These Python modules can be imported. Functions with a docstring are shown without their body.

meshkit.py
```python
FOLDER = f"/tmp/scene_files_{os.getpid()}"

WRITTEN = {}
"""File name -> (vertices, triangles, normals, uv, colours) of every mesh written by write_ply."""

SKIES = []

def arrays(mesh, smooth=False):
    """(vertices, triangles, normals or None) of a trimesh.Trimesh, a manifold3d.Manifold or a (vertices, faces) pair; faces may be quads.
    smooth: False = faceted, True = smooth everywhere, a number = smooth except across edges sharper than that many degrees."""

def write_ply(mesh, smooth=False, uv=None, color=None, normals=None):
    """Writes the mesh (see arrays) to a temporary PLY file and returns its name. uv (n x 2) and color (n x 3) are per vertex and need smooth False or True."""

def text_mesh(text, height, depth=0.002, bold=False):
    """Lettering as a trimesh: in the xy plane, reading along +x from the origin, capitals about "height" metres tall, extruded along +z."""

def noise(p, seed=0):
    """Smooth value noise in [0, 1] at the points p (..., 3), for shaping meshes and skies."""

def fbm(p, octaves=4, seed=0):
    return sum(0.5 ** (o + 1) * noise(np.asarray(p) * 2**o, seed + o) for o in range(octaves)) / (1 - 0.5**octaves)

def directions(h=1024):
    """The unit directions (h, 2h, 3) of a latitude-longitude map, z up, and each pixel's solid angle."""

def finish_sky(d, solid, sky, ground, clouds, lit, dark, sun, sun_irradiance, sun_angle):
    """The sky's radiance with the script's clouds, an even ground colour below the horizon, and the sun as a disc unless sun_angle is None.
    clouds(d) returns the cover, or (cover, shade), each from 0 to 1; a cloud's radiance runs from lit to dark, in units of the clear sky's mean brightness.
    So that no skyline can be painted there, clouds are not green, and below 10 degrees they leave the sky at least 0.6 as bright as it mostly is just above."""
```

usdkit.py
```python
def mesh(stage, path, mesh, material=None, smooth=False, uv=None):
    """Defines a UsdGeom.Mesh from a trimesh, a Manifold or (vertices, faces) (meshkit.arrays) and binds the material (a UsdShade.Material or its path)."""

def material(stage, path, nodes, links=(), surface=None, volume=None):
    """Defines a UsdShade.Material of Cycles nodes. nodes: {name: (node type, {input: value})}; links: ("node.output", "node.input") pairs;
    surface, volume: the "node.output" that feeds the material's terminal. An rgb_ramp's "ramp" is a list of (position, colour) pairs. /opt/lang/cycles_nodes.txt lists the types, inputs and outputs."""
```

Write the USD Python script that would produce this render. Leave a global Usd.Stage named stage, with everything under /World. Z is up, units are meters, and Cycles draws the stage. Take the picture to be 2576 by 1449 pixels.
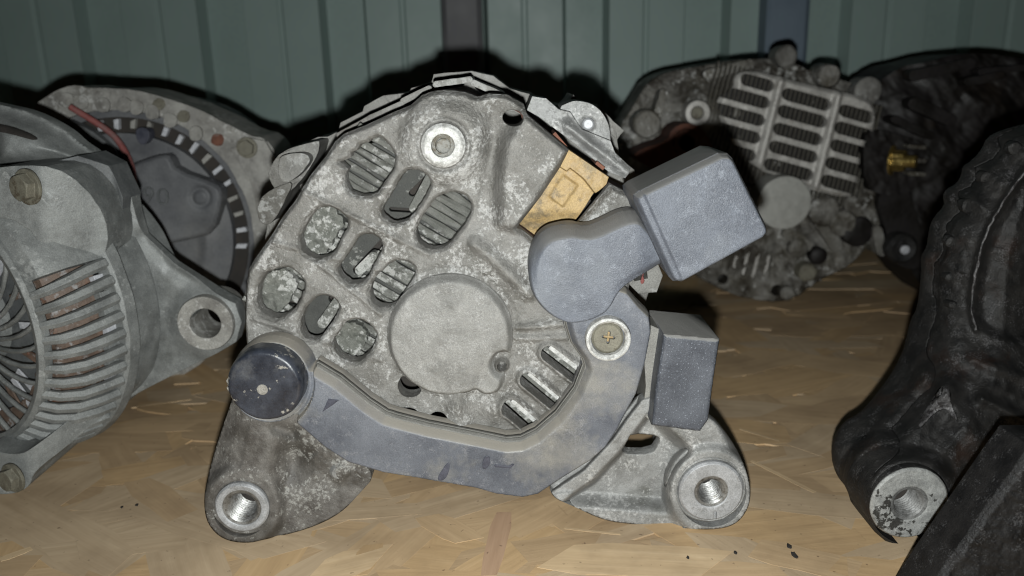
import math, random
import numpy as np, trimesh, manifold3d, usdkit, meshkit
from manifold3d import Manifold, CrossSection
from pxr import Usd, UsdGeom, UsdLux, Gf, Sdf

random.seed(7); RNG = np.random.default_rng(7)
stage = Usd.Stage.CreateInMemory()
UsdGeom.SetStageUpAxis(stage, UsdGeom.Tokens.z); UsdGeom.SetStageMetersPerUnit(stage, 1.0)
world = UsdGeom.Xform.Define(stage, '/World'); stage.SetDefaultPrim(world.GetPrim())
UsdGeom.Scope.Define(stage, '/World/Looks')

# ---------------------------------------------------------------- camera, lamp
FPX, CX, CY = 2022.0, 1288.0, 724.5            # photograph measured on a 2576 x 1449 raster
PITCH, ROLL, CAMH = math.radians(15.0), 0.026, 0.1615
FW = np.array([0, math.cos(PITCH), -math.sin(PITCH)])
R0, U0 = np.array([1.0, 0, 0]), np.array([0, math.sin(PITCH), math.cos(PITCH)])
RT = R0 * math.cos(ROLL) - U0 * math.sin(ROLL)
UP = U0 * math.cos(ROLL) + R0 * math.sin(ROLL)
CAM = np.array([0, 0, CAMH])
cam = UsdGeom.Camera.Define(stage, '/World/camera')
m = Gf.Matrix4d(1.0)
for i, v in enumerate((RT, UP, -FW, CAM)):
    m.SetRow(i, Gf.Vec4d(*[float(q) for q in v], 1.0 if i == 3 else 0.0))
cam.AddTransformOp().Set(m)
cam.CreateHorizontalApertureAttr(36.0); cam.CreateVerticalApertureAttr(20.25)
cam.CreateFocalLengthAttr(36.0 * FPX / 2576); cam.CreateClippingRangeAttr(Gf.Vec2f(0.01, 20))
cam.CreateFStopAttr(13.0); cam.CreateFocusDistanceAttr(0.268)
cam.CreateExposureAttr(0.0)

# the phone's flash, a few millimetres of lamp just under the lens
fl = UsdLux.DiskLight.Define(stage, '/World/flash_lamp')
fl.CreateRadiusAttr(0.0032); fl.CreateIntensityAttr(15500.0); fl.CreateColorAttr(Gf.Vec3f(0.97, 1.0, 0.985))
fm = Gf.Matrix4d(1.0)
FLASH = CAM - UP * 0.0175 - RT * 0.001 - FW * 0.002
AIM = FW * math.cos(0.10) + UP * math.sin(0.10)
AU = UP * math.cos(0.10) - FW * math.sin(0.10)
for i, v in enumerate((RT, AU, -AIM, FLASH)):
    fm.SetRow(i, Gf.Vec4d(*[float(q) for q in v], 1.0 if i == 3 else 0.0))
fl.AddTransformOp().Set(fm)
# ---------------------------------------------------------------- helpers
def un(px, py, Y):
    """where the photograph's point lies on the upright plane y = Y: (x, z)"""
    px, py = np.asarray(px, float), np.asarray(py, float)
    d = FW + RT * ((px - CX) / FPX)[..., None] - UP * ((py - CY) / FPX)[..., None]
    t = Y / d[..., 1]
    return np.stack([d[..., 0] * t, CAMH + d[..., 2] * t], -1)
def un1(px, py, Y): return un(np.array(px), np.array(py), Y)
def floor_at(px, py):
    d = FW + RT * ((px - CX) / FPX) - UP * ((py - CY) / FPX)
    t = -CAMH / d[2]
    return CAM + d * t
def P2(pts, Y):
    a = np.asarray(pts, float); return un(a[:, 0], a[:, 1], Y)
def mapcrop(pts, x0, y0, s): return [(x0 + s * a, y0 + s * b) for a, b in pts]
def cA(*p): return mapcrop(p, 566.0, 125.8, 0.3472)
def cB(*p): return mapcrop(p, 566.0, 566.0, 0.3472)
def cC(*p): return mapcrop(p, 1194.9, 188.7, 0.3472)
def cD(*p): return mapcrop(p, 1194.9, 628.9, 0.5208)
def cE(*p): return mapcrop(p, 440.2, 754.7, 0.434)
def cF(*p): return mapcrop(p, 0.0, 125.8, 0.434)
def cH(*p): return mapcrop(p, 1509.4, 62.9, 0.5208)
def circ(cx, cy, r, n=40, ry=None, a0=0): 
    return [(cx + r * math.cos(a0 + 2 * math.pi * k / n), cy + (ry or r) * math.sin(a0 + 2 * math.pi * k / n)) for k in range(n)]
def smooth_loop(pts, it=2):
    p = np.asarray(pts, float)
    for _ in range(it):
        q = np.roll(p, -1, 0); p = np.stack([0.75 * p + 0.25 * q, 0.25 * p + 0.75 * q], 1).reshape(-1, 2)
    return p
def capsule(x0, y0, x1, y1, r, n=10):
    a = math.atan2(y1 - y0, x1 - x0)
    return [(x1 + r * math.cos(a - math.pi / 2 + math.pi * k / n), y1 + r * math.sin(a - math.pi / 2 + math.pi * k / n)) for k in range(n + 1)] + \
           [(x0 + r * math.cos(a + math.pi / 2 + math.pi * k / n), y0 + r * math.sin(a + math.pi / 2 + math.pi * k / n)) for k in range(n + 1)]
ROT = np.array([[1, 0, 0], [0, 0, -1], [0, 1, 0]], float)
def prism_xz(poly, y0, y1):
    cs = CrossSection([np.asarray(poly, float)], manifold3d.FillRule.NonZero) if True else None
    if cs.area() < 0 or cs.is_empty():
        cs = CrossSection([np.asarray(poly, float)[::-1]], manifold3d.FillRule.NonZero)
    mm = cs.extrude(y1 - y0)
    return mm.transform(np.hstack([ROT, [[0], [y1], [0]]]))
def prism(pts, Y, y0, y1):
    """outline measured on the plane y = Y, as a solid from y0 back to y1"""
    p = P2(pts, Y)
    if np.sum(p[:, 0] * np.roll(p[:, 1], -1) - p[:, 1] * np.roll(p[:, 0], -1)) < 0: p = p[::-1]
    return prism_xz(p, y0, y1)
def sd_poly(U, V, poly):
    p = np.asarray(poly, float); q = np.roll(p, -1, 0)
    best = np.full(U.shape, 1e9); inside = np.zeros(U.shape, bool)
    for (ax, ay), (bx, by) in zip(p, q):
        ex, ey = bx - ax, by - ay
        t = np.clip(((U - ax) * ex + (V - ay) * ey) / max(ex * ex + ey * ey, 1e-9), 0, 1)
        best = np.minimum(best, np.hypot(U - ax - t * ex, V - ay - t * ey))
        if ay != by:
            c = (ay > V) != (by > V)
            inside ^= c & (U < (bx - ax) * (V - ay) / (by - ay) + ax)
    return np.where(inside, -best, best)
def sd_line(U, V, pts):
    best = np.full(U.shape, 1e9)
    for (ax, ay), (bx, by) in zip(pts[:-1], pts[1:]):
        ex, ey = bx - ax, by - ay
        t = np.clip(((U - ax) * ex + (V - ay) * ey) / (ex * ex + ey * ey), 0, 1)
        best = np.minimum(best, np.hypot(U - ax - t * ex, V - ay - t * ey))
    return best
def ss(a, b, x):
    t = np.clip((x - a) / (b - a), 0, 1); return t * t * (3 - 2 * t)
def relief(outline, Y, hfun, yback, step=4.0, cut=()):
    """cast or moulded solid: front y = hfun(u, v) over the outline (measured on the plane y = Y), flat back at yback"""
    o = np.asarray(outline, float); lo, hi = o.min(0) - 2 * step, o.max(0) + 2 * step
    nu, nv = int((hi[0] - lo[0]) / step) + 2, int((hi[1] - lo[1]) / step) + 2
    U, V = np.meshgrid(np.linspace(lo[0], hi[0], nu), np.linspace(lo[1], hi[1], nv), indexing='ij')
    h = hfun(U, V); xz = un(U, V, Y)
    front = np.stack([xz[..., 0], h, xz[..., 1]], -1).reshape(-1, 3)
    back = np.stack([xz[..., 0], np.full(U.shape, yback), xz[..., 1]], -1).reshape(-1, 3)
    idx = np.arange(nu * nv).reshape(nu, nv); n = nu * nv
    a, b, c, d = idx[:-1, :-1].ravel(), idx[1:, :-1].ravel(), idx[1:, 1:].ravel(), idx[:-1, 1:].ravel()
    F = [np.stack([a, b, c], 1), np.stack([a, c, d], 1), np.stack([a, c, b], 1) + n, np.stack([a, d, c], 1) + n]
    ring = np.concatenate([idx[:, 0], idx[-1, 1:], idx[-2::-1, -1], idx[0, -2:0:-1]]); r2 = np.roll(ring, -1)
    F += [np.stack([ring, ring + n, r2 + n], 1), np.stack([ring, r2 + n, r2], 1)]
    t = trimesh.Trimesh(np.vstack([front, back]), np.vstack(F), process=False)
    if t.volume < 0: t.invert()
    mm = Manifold(manifold3d.Mesh(t.vertices.astype(np.float32), t.faces.astype(np.uint32)))
    mm = mm ^ prism(o, Y, h.min() - 0.01, yback + 0.01)
    for cc in cut: mm = mm - cc
    return mm
def shell(outline, hfun, thick, step=4.0, holes=()):
    """cast piece with its own depth everywhere: each measured point goes to the depth y = hfun(u, v) it has, the back follows at an even thickness"""
    import shapely
    from scipy.spatial import Delaunay
    pg = shapely.Polygon(outline, [list(h) for h in holes]); b = pg.boundary
    rings = [pg.exterior] + list(pg.interiors); pts = []
    for r in rings:
        n = max(8, int(r.length / step)); pts += [r.interpolate(k / n, normalized=True).coords[0] for k in range(n)]
    lo, hi = np.array(pg.bounds[:2]), np.array(pg.bounds[2:])
    U, V = np.meshgrid(np.arange(lo[0], hi[0], step), np.arange(lo[1], hi[1], step), indexing='ij')
    V = V + (np.arange(U.shape[0]) % 2)[:, None] * step * .5
    inn = pg.buffer(-step * .55); k = shapely.contains_xy(inn, U.ravel(), V.ravel())
    q = np.vstack([np.array(pts), np.column_stack([U.ravel()[k], V.ravel()[k]])])
    tri = Delaunay(q).simplices; c = q[tri].mean(1)
    tri = tri[shapely.contains_xy(pg.buffer(step * .05), c[:, 0], c[:, 1])]
    a = q[tri]; ar = (a[:, 1, 0] - a[:, 0, 0]) * (a[:, 2, 1] - a[:, 0, 1]) - (a[:, 1, 1] - a[:, 0, 1]) * (a[:, 2, 0] - a[:, 0, 0])
    tri = tri[np.abs(ar) > 1e-6]; ar = ar[np.abs(ar) > 1e-6]; tri[ar < 0] = tri[ar < 0][:, ::-1]
    h = hfun(q[:, 0], q[:, 1]); xz = un(q[:, 0], q[:, 1], h)
    F3 = np.column_stack([xz[:, 0], h, xz[:, 1]]); B3 = F3 + [0, thick, 0]; n = len(q)
    e = np.vstack([tri[:, [0, 1]], tri[:, [1, 2]], tri[:, [2, 0]]]); es = {(int(x), int(y)) for x, y in e}
    bd = np.array([x for x in es if (x[1], x[0]) not in es])
    F = np.vstack([tri, tri[:, ::-1] + n, np.column_stack([bd[:, 1], bd[:, 0], bd[:, 0] + n]), np.column_stack([bd[:, 1], bd[:, 0] + n, bd[:, 1] + n])])
    t = trimesh.Trimesh(np.vstack([F3, B3]), F, process=False)
    if t.volume < 0: t.invert()
    return t
def px_m(px, Y): return px * Y / FPX            # picture size to metres at a depth (near enough)
def lathe(profile, n=48, center=(0, 0, 0)):
    """closed profile of (r, y) points turned round an axis parallel to y"""
    pr = np.asarray(profile, float)
    if np.sum(pr[:, 0] * np.roll(pr[:, 1], -1) - pr[:, 1] * np.roll(pr[:, 0], -1)) < 0: pr = pr[::-1]
    k = len(pr); an = np.arange(n) * 2 * np.pi / n
    V = np.stack([np.outer(np.cos(an), pr[:, 0]), np.tile(pr[:, 1], (n, 1)), np.outer(np.sin(an), pr[:, 0])], -1).reshape(-1, 3) + np.asarray(center)
    F = []
    for i in range(n):
        j = (i + 1) % n
        for q in range(k):
            w = (q + 1) % k
            F += [(i * k + q, j * k + q, j * k + w), (i * k + q, j * k + w, i * k + w)]
    t = trimesh.Trimesh(V, F, process=True); t.update_faces(t.nondegenerate_faces()); t.merge_vertices()
    if t.volume < 0: t.invert()
    return t
def disc(cx, cy, r, Y, y0, y1, n=40, ch=0.0):
    """round boss or pin: centre and radius as seen on the plane y = Y"""
    c = un1(cx, cy, Y); R = px_m(r, Y)
    return lathe([(0, y0), (R - ch, y0), (R, y0 + ch), (R, y1), (0, y1)], n, (c[0], 0, c[1]))
def tube(pts, r, n=8, closed=False):
    p = np.asarray(pts, float); T = np.gradient(p, axis=0); T /= np.linalg.norm(T, axis=1)[:, None]
    ref = np.array([0.13, 0.2, 0.97]); V = []
    rr = np.broadcast_to(r, len(p))
    for k in range(len(p)):
        a = np.cross(T[k], ref); a /= np.linalg.norm(a); b = np.cross(T[k], a)
        V += [p[k] + rr[k] * (a * math.cos(2 * math.pi * q / n) + b * math.sin(2 * math.pi * q / n)) for q in range(n)]
    F = []
    for k in range(len(p) - 1):
        for q in range(n):
            w = (q + 1) % n
            F += [(k * n + q, k * n + w, (k + 1) * n + w), (k * n + q, (k + 1) * n + w, (k + 1) * n + q)]
    for q in range(1, n - 1):
        F += [(0, q + 1, q), ((len(p) - 1) * n, (len(p) - 1) * n + q, (len(p) - 1) * n + q + 1)]
    t = trimesh.Trimesh(V, F, process=False)
    if t.volume < 0: t.invert()
    return t
def tm(x):
    if isinstance(x, Manifold):
        q = x.to_mesh(); return trimesh.Trimesh(q.vert_properties[:, :3], q.tri_verts, process=False)
    return x
def mf(t): return Manifold(manifold3d.Mesh(np.asarray(t.vertices, np.float32), np.asarray(t.faces, np.uint32)))
def join(*xs): return trimesh.util.concatenate([tm(x) for x in xs])
def box(cx, cy, cz, sx, sy, sz, rot=None):
    b = trimesh.creation.box((sx, sy, sz))
    if rot is not None: b.apply_transform(rot)
    b.apply_translation((cx, cy, cz)); return b
def noisy(mesh, amp, scale, seed=0, edge=None):
    """the unevenness of castings and old parts"""
    t = tm(mesh)
    if edge: 
        v, f = trimesh.remesh.subdivide_to_size(t.vertices, t.faces, edge); t = trimesh.Trimesh(v, f, process=True)
    t.merge_vertices()
    q = np.asarray(t.vertices) * scale
    dv = np.stack([meshkit.fbm(q + 17 * k, 3, seed + k) for k in range(3)], -1) - 0.5
    t.vertices = t.vertices + 2 * amp * dv
    return t

used = {}
def path(parent, name):
    k = used.get((parent, name), 0); used[(parent, name)] = k + 1
    return f'{parent}/{name}' + (f'_{k:03d}' if k else '')
def tags(prim, label=None, category=None, group=None, kind=None):
    for k, v in (('label', label), ('category', category), ('group', group), ('kind', kind)):
        if v: prim.SetCustomDataByKey(k, v)
ORG = {}
def thing(name, label, category, origin, group=None, kind=None):
    p = path('/World', name); x = UsdGeom.Xform.Define(stage, p)
    x.AddTranslateOp().Set(Gf.Vec3d(*[float(q) for q in origin])); ORG[p] = np.asarray(origin, float)
    tags(x.GetPrim(), label, category, group, kind); return p
def part(parent, name, mesh, mat, label=None, smooth=32, kind=None, uv=None):
    """a mesh in world coordinates, stored under its thing (or part)"""
    root = '/'.join(parent.split('/')[:3]); o = ORG.get(root, np.zeros(3))
    t = tm(mesh).copy(); t.apply_translation(-o)
    p = path(parent, name); g = usdkit.mesh(stage, p, t, M[mat], smooth=smooth if uv is None else False, uv=uv)
    tags(g.GetPrim(), label, None, None, kind); return p
def single(name, mesh, mat, label, category, kind=None, smooth=32):
    p = path('/World', name); g = usdkit.mesh(stage, p, tm(mesh), M[mat], smooth=smooth)
    tags(g.GetPrim(), label, category, None, kind); return p

# ---------------------------------------------------------------- materials
M = {}
def mat(name, c1, c2, scale=180, spot=None, dirt=None, rough=0.6, metal=0.0, bump=0.4, bscale=900, bdist=0.0004, bevel=0.0005, spec=0.4, rvar=0.15, fleck=None, dust=None):
    """old metal or plastic: two tones, spots of oxide or dust, broad dirt, worn flecks, fine relief"""
    n = {'g': ('geometry', {}), 'n1': ('noise_texture', {'scale': scale, 'detail': 6, 'roughness': 0.62}),
         'r1': ('map_range', {'from_min': 0.36, 'from_max': 0.64, 'to_min': 0, 'to_max': 1, 'clamp': True}),
         'm1': ('mix', {'color1': c1, 'color2': c2}),
         'nb': ('noise_texture', {'scale': bscale, 'detail': 4, 'roughness': 0.6}),
         'bv': ('bevel', {'radius': bevel, 'samples': 4}),
         'bp': ('bump', {'strength': bump, 'distance': bdist}),
         'rr': ('map_range', {'from_min': 0.3, 'from_max': 0.7, 'to_min': rough - rvar, 'to_max': rough + rvar, 'clamp': True}),
         'p': ('principled_bsdf', {'metallic': metal, 'specular_ior_level': spec})}
    l = [('g.position', 'n1.vector'), ('n1.fac', 'r1.value'), ('r1.result', 'm1.fac'), ('g.position', 'nb.vector'), ('nb.fac', 'bp.height'),
         ('bv.bevel', 'bp.normal'), ('bp.normal', 'p.normal'), ('n1.fac', 'rr.value'), ('rr.result', 'p.roughness')]
    out = 'm1.color'
    for tag, s in (('d', dirt), ('s', spot), ('f', fleck)):
        if s is None: continue
        col, sc, a, b = s[:4]
        n['n' + tag] = ('noise_texture', {'scale': sc, 'detail': 5, 'roughness': 0.65})
        n['o' + tag] = ('mapping', {'location': (3.1 if tag == 'd' else 7.7 if tag == 's' else 1.3, 1.7, 5.3)})
        if tag == 's':
            n['lw'] = ('noise_texture', {'scale': sc * 0.13, 'detail': 3}); n['ls'] = ('math', {'math_type': 'multiply_add', 'value2': 0.75}); n['lh'] = ('math', {'math_type': 'multiply_add', 'value2': 1.0, 'value3': -0.375})
            l += [(f'os.vector', 'lw.vector'), ('lw.fac', 'ls.value1'), ('ns.fac', 'ls.value3'), ('ls.value', 'lh.value1')]
        n['r' + tag] = ('map_range', {'from_min': a, 'from_max': b, 'to_min': 0, 'to_max': s[4] if len(s) > 4 else 1.0, 'clamp': True})
        n['m' + tag] = ('mix', {'color2': col})
        l += [('g.position', f'o{tag}.vector'), (f'o{tag}.vector', f'n{tag}.vector'), ('lh.value' if tag == 's' else f'n{tag}.fac', f'r{tag}.value'), (f'r{tag}.result', f'm{tag}.fac'), (out, f'm{tag}.color1')]
        out = f'm{tag}.color'
    # fine grain of dust and casting skin
    n['gn'] = ('noise_texture', {'scale': 2600, 'detail': 3, 'roughness': 0.7}); n['gr'] = ('map_range', {'from_min': 0.3, 'from_max': 0.7, 'to_min': 0.72, 'to_max': 1.28, 'clamp': True})
    n['gm'] = ('vector_math', {'math_type': 'scale'})
    l += [('g.position', 'gn.vector'), ('gn.fac', 'gr.value'), (out, 'gm.vector1'), ('gr.result', 'gm.scale')]; out = 'gm.vector'
    if dust:
        n['sx'] = ('separate_xyz', {}); n['dr'] = ('map_range', {'from_min': 0.25, 'from_max': 0.85, 'to_min': 0, 'to_max': dust[1], 'clamp': True}); n['dm'] = ('mix', {'color2': dust[0]})
        l += [('g.normal', 'sx.vector'), ('sx.z', 'dr.value'), ('dr.result', 'dm.fac'), (out, 'dm.color1')]; out = 'dm.color'
    l.append((out, 'p.base_color'))
    M[name] = usdkit.material(stage, f'/World/Looks/{name}', n, l, surface='p.BSDF')

mat('cast_dusty', (0.119, 0.116, 0.107), (0.201, 0.197, 0.186), 120, spot=((0.398, 0.398, 0.389), 760, 0.53, 0.66, 0.6), dirt=((0.088, 0.083, 0.074), 34, 0.48, 0.66, 0.75), rough=0.66, metal=0.12, bump=1.0, bscale=900, bdist=0.0006)
mat('cast_cap', (0.165, 0.163, 0.154), (0.221, 0.219, 0.208), 150, spot=((0.323, 0.321, 0.312), 1500, 0.54, 0.66, 0.35), dirt=((0.116, 0.114, 0.107), 70, 0.52, 0.68, 0.8), rough=0.68, metal=0.1, bump=0.6, bscale=1200)
mat('oxide_white', (0.294, 0.294, 0.280), (0.504, 0.504, 0.490), 520, dirt=((0.182, 0.175, 0.161), 160, 0.6, 0.72), rough=0.6, metal=0.1, bump=0.7, bscale=900)
mat('cast_dark', (0.065, 0.060, 0.055), (0.137, 0.130, 0.120), 130, spot=((0.312, 0.312, 0.293), 700, 0.60, 0.69, 0.55), dirt=((0.046, 0.042, 0.036), 40, 0.46, 0.62, 0.85), rough=0.62, metal=0.1, bump=0.7, bscale=800, bdist=0.0005)
mat('cast_grey', (0.155, 0.156, 0.152), (0.242, 0.243, 0.237), 120, spot=((0.372, 0.372, 0.363), 800, 0.57, 0.68, 0.7), dirt=((0.087, 0.087, 0.077), 55, 0.55, 0.68, 0.7), rough=0.6, metal=0.2, bump=0.6, bscale=700)
mat('machined', (0.260, 0.267, 0.273), (0.347, 0.353, 0.363), 260, spot=((0.186, 0.186, 0.183), 700, 0.62, 0.70, 0.6), rough=0.5, metal=0.3, bump=0.25, bscale=1500, bdist=0.0002)
mat('thread', (0.180, 0.180, 0.174), (0.252, 0.252, 0.246), 600, rough=0.45, metal=0.75, bump=0.2, bscale=1500, bevel=0.0001, dirt=((0.084, 0.078, 0.066), 500, 0.54, 0.66, 0.8))
mat('thread_dull', (0.13, 0.13, 0.127), (0.19, 0.19, 0.185), 600, rough=0.55, metal=0.4, bump=0.2, bscale=1500, bevel=0.0001, dirt=((0.07, 0.07, 0.065), 400, 0.5, 0.66, 0.8))
mat('guard_plastic', (0.060, 0.066, 0.080), (0.122, 0.130, 0.148), 30, spot=((0.24, 0.24, 0.25), 2600, 0.60, 0.70, 0.35), dirt=((0.185, 0.178, 0.160), 24, 0.50, 0.64, 0.8), rough=0.5, bump=0.35, bscale=1600, bdist=0.0003, dust=((0.24, 0.222, 0.19), 0.9))
mat('guard_lip', (0.144, 0.141, 0.129), (0.186, 0.182, 0.168), 160, rough=0.7, bump=0.4, bscale=1100)
mat('plug_plastic', (0.066, 0.073, 0.089), (0.105, 0.116, 0.138), 60, spot=((0.215, 0.234, 0.268), 2600, 0.59, 0.70, 0.4), dirt=((0.131, 0.141, 0.157), 32, 0.5, 0.68, 0.65), rough=0.5, bump=0.5, bscale=2200, bdist=0.00035, dust=((0.187, 0.182, 0.172), 0.85))
mat('plug_fleck', (0.046, 0.051, 0.062), (0.073, 0.080, 0.095), 90, fleck=((0.255, 0.276, 0.316), 1500, 0.60, 0.66, 0.8), dirt=((0.093, 0.101, 0.114), 60, 0.55, 0.7, 0.5), rough=0.45, bump=0.4, bscale=1600, dust=((0.247, 0.241, 0.228), 0.95))
mat('scuff_plastic', (0.036, 0.039, 0.053), (0.056, 0.058, 0.076), 200, rough=0.45, bump=0.3)
mat('rubber_cap', (0.012, 0.014, 0.020), (0.032, 0.037, 0.049), 100, dirt=((0.075, 0.077, 0.08), 120, 0.54, 0.72, 0.6), spot=((0.21, 0.2, 0.18), 260, 0.66, 0.69, 1.0), rough=0.3, bump=0.2, bscale=1200, spec=0.6)
mat('mud', (0.189, 0.178, 0.158), (0.252, 0.241, 0.217), 400, rough=0.9, bump=1.0, bscale=1500)
mat('tan_plastic', (0.27, 0.185, 0.082), (0.345, 0.245, 0.115), 160, spot=((0.11, 0.09, 0.06), 300, 0.56, 0.70, 0.7), dirt=((0.17, 0.135, 0.08), 90, 0.52, 0.68, 0.75), rough=0.6, bump=0.4, bscale=1200)
mat('fin_green', (0.078, 0.079, 0.070), (0.125, 0.126, 0.114), 220, spot=((0.30, 0.30, 0.285), 380, 0.57, 0.65, 0.85), rough=0.75, bump=0.8, bscale=700)
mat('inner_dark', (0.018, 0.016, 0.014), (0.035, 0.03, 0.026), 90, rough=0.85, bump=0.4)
mat('black_near', (0.005, 0.005, 0.0055), (0.011, 0.0105, 0.0105), 140, spot=((0.06, 0.06, 0.062), 1800, 0.63, 0.69, 0.6), rough=0.6, bump=0.7, bscale=1500, bdist=0.0004, spec=0.3)
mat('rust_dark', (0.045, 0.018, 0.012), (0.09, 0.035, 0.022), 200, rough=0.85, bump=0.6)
mat('rust', (0.091, 0.038, 0.025), (0.161, 0.070, 0.045), 220, rough=0.85, bump=0.6)
mat('fin_dark', (0.050, 0.045, 0.035), (0.080, 0.075, 0.062), 200, rough=0.7, bump=0.3)
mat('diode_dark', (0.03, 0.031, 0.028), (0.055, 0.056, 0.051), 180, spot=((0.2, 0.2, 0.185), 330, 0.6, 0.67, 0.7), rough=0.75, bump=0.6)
mat('crud', (0.075, 0.078, 0.068), (0.13, 0.132, 0.118), 240, spot=((0.33, 0.33, 0.315), 420, 0.55, 0.64, 0.85), rough=0.8, bump=0.9, bscale=700)
mat('red_wire', (0.17, 0.045, 0.042), (0.22, 0.075, 0.068), 200, rough=0.6, dirt=((0.14, 0.10, 0.095), 120, 0.5, 0.68))
mat('steel_screw', (0.15, 0.148, 0.135), (0.20, 0.197, 0.18), 300, spot=((0.1, 0.09, 0.07), 600, 0.58, 0.68), rough=0.7, metal=0.1, bump=0.3)
mat('zinc_bolt', (0.115, 0.107, 0.083), (0.165, 0.157, 0.122), 260, spot=((0.075, 0.062, 0.043), 300, 0.56, 0.68), rough=0.65, metal=0.1, bump=0.4)
mat('brass', (0.372, 0.264, 0.078), (0.450, 0.336, 0.120), 260, rough=0.3, metal=0.85, bump=0.2)
mat('copper', (0.085, 0.06, 0.046), (0.135, 0.095, 0.072), 260, spot=((0.26, 0.26, 0.26), 260, 0.53, 0.63, 0.85), dirt=((0.19, 0.08, 0.046), 90, 0.56, 0.68), rough=0.6, bump=0.5)
mat('shiny_teeth', (0.372, 0.384, 0.408), (0.510, 0.516, 0.540), 500, rough=0.55, metal=0.1, bump=0.3)
mat('left_grey', (0.148, 0.155, 0.152), (0.219, 0.228, 0.222), 110, spot=((0.319, 0.328, 0.319), 500, 0.62, 0.72, 0.6), dirt=((0.080, 0.083, 0.077), 40, 0.54, 0.7, 0.6), rough=0.58, metal=0.2, bump=0.45, bscale=700)
mat('left_dark', (0.083, 0.088, 0.090), (0.124, 0.130, 0.131), 130, dirt=((0.049, 0.050, 0.053), 50, 0.52, 0.68, 0.7), rough=0.6, metal=0.1, bump=0.4)
mat('fan_plastic', (0.071, 0.073, 0.079), (0.115, 0.118, 0.123), 60, dirt=((0.156, 0.155, 0.150), 22, 0.52, 0.7, 0.6), rough=0.6, bump=0.35, bscale=900)
mat('frame_back', (0.104, 0.101, 0.094), (0.177, 0.174, 0.161), 90, spot=((0.260, 0.260, 0.250), 320, 0.6, 0.68, 0.7), dirt=((0.047, 0.042, 0.034), 40, 0.52, 0.68, 0.7), rough=0.6, metal=0.15, bump=0.6, bscale=500)
mat('frame_far', (0.174, 0.168, 0.156), (0.296, 0.290, 0.268), 90, spot=((0.434, 0.434, 0.416), 320, 0.6, 0.68, 0.7), dirt=((0.078, 0.070, 0.056), 40, 0.52, 0.68, 0.7), rough=0.6, metal=0.15, bump=0.6, bscale=500)
mat('right_cast', (0.085, 0.078, 0.062), (0.20, 0.195, 0.18), 75, spot=((0.36, 0.36, 0.345), 240, 0.58, 0.66, 0.8), dirt=((0.022, 0.017, 0.011), 34, 0.44, 0.6, 0.9), rough=0.55, metal=0.2, bump=0.9, bscale=380, bdist=0.0009)
mat('right_bright', (0.318, 0.306, 0.286), (0.461, 0.449, 0.422), 160, dirt=((0.175, 0.159, 0.136), 90, 0.56, 0.7, 0.7), rough=0.5, metal=0.2, bump=0.4)
mat('right_disc', (0.284, 0.284, 0.263), (0.338, 0.338, 0.314), 200, rough=0.6, metal=0.1, bump=0.25)
mat('black_oily', (0.008, 0.008, 0.008), (0.017, 0.016, 0.015), 140, spot=((0.080, 0.078, 0.080), 1500, 0.615, 0.67, 0.5), dirt=((0.018, 0.010, 0.007), 50, 0.55, 0.68, 0.8), rough=0.62, bump=0.8, bscale=1300, bdist=0.0004, spec=0.35)
mat('black_far', (0.004, 0.003, 0.002), (0.008, 0.006, 0.006), 60, dirt=((0.014, 0.010, 0.007), 35, 0.57, 0.68, 0.8), rough=0.6, bump=0.3, bscale=300, bdist=0.001)
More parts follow.
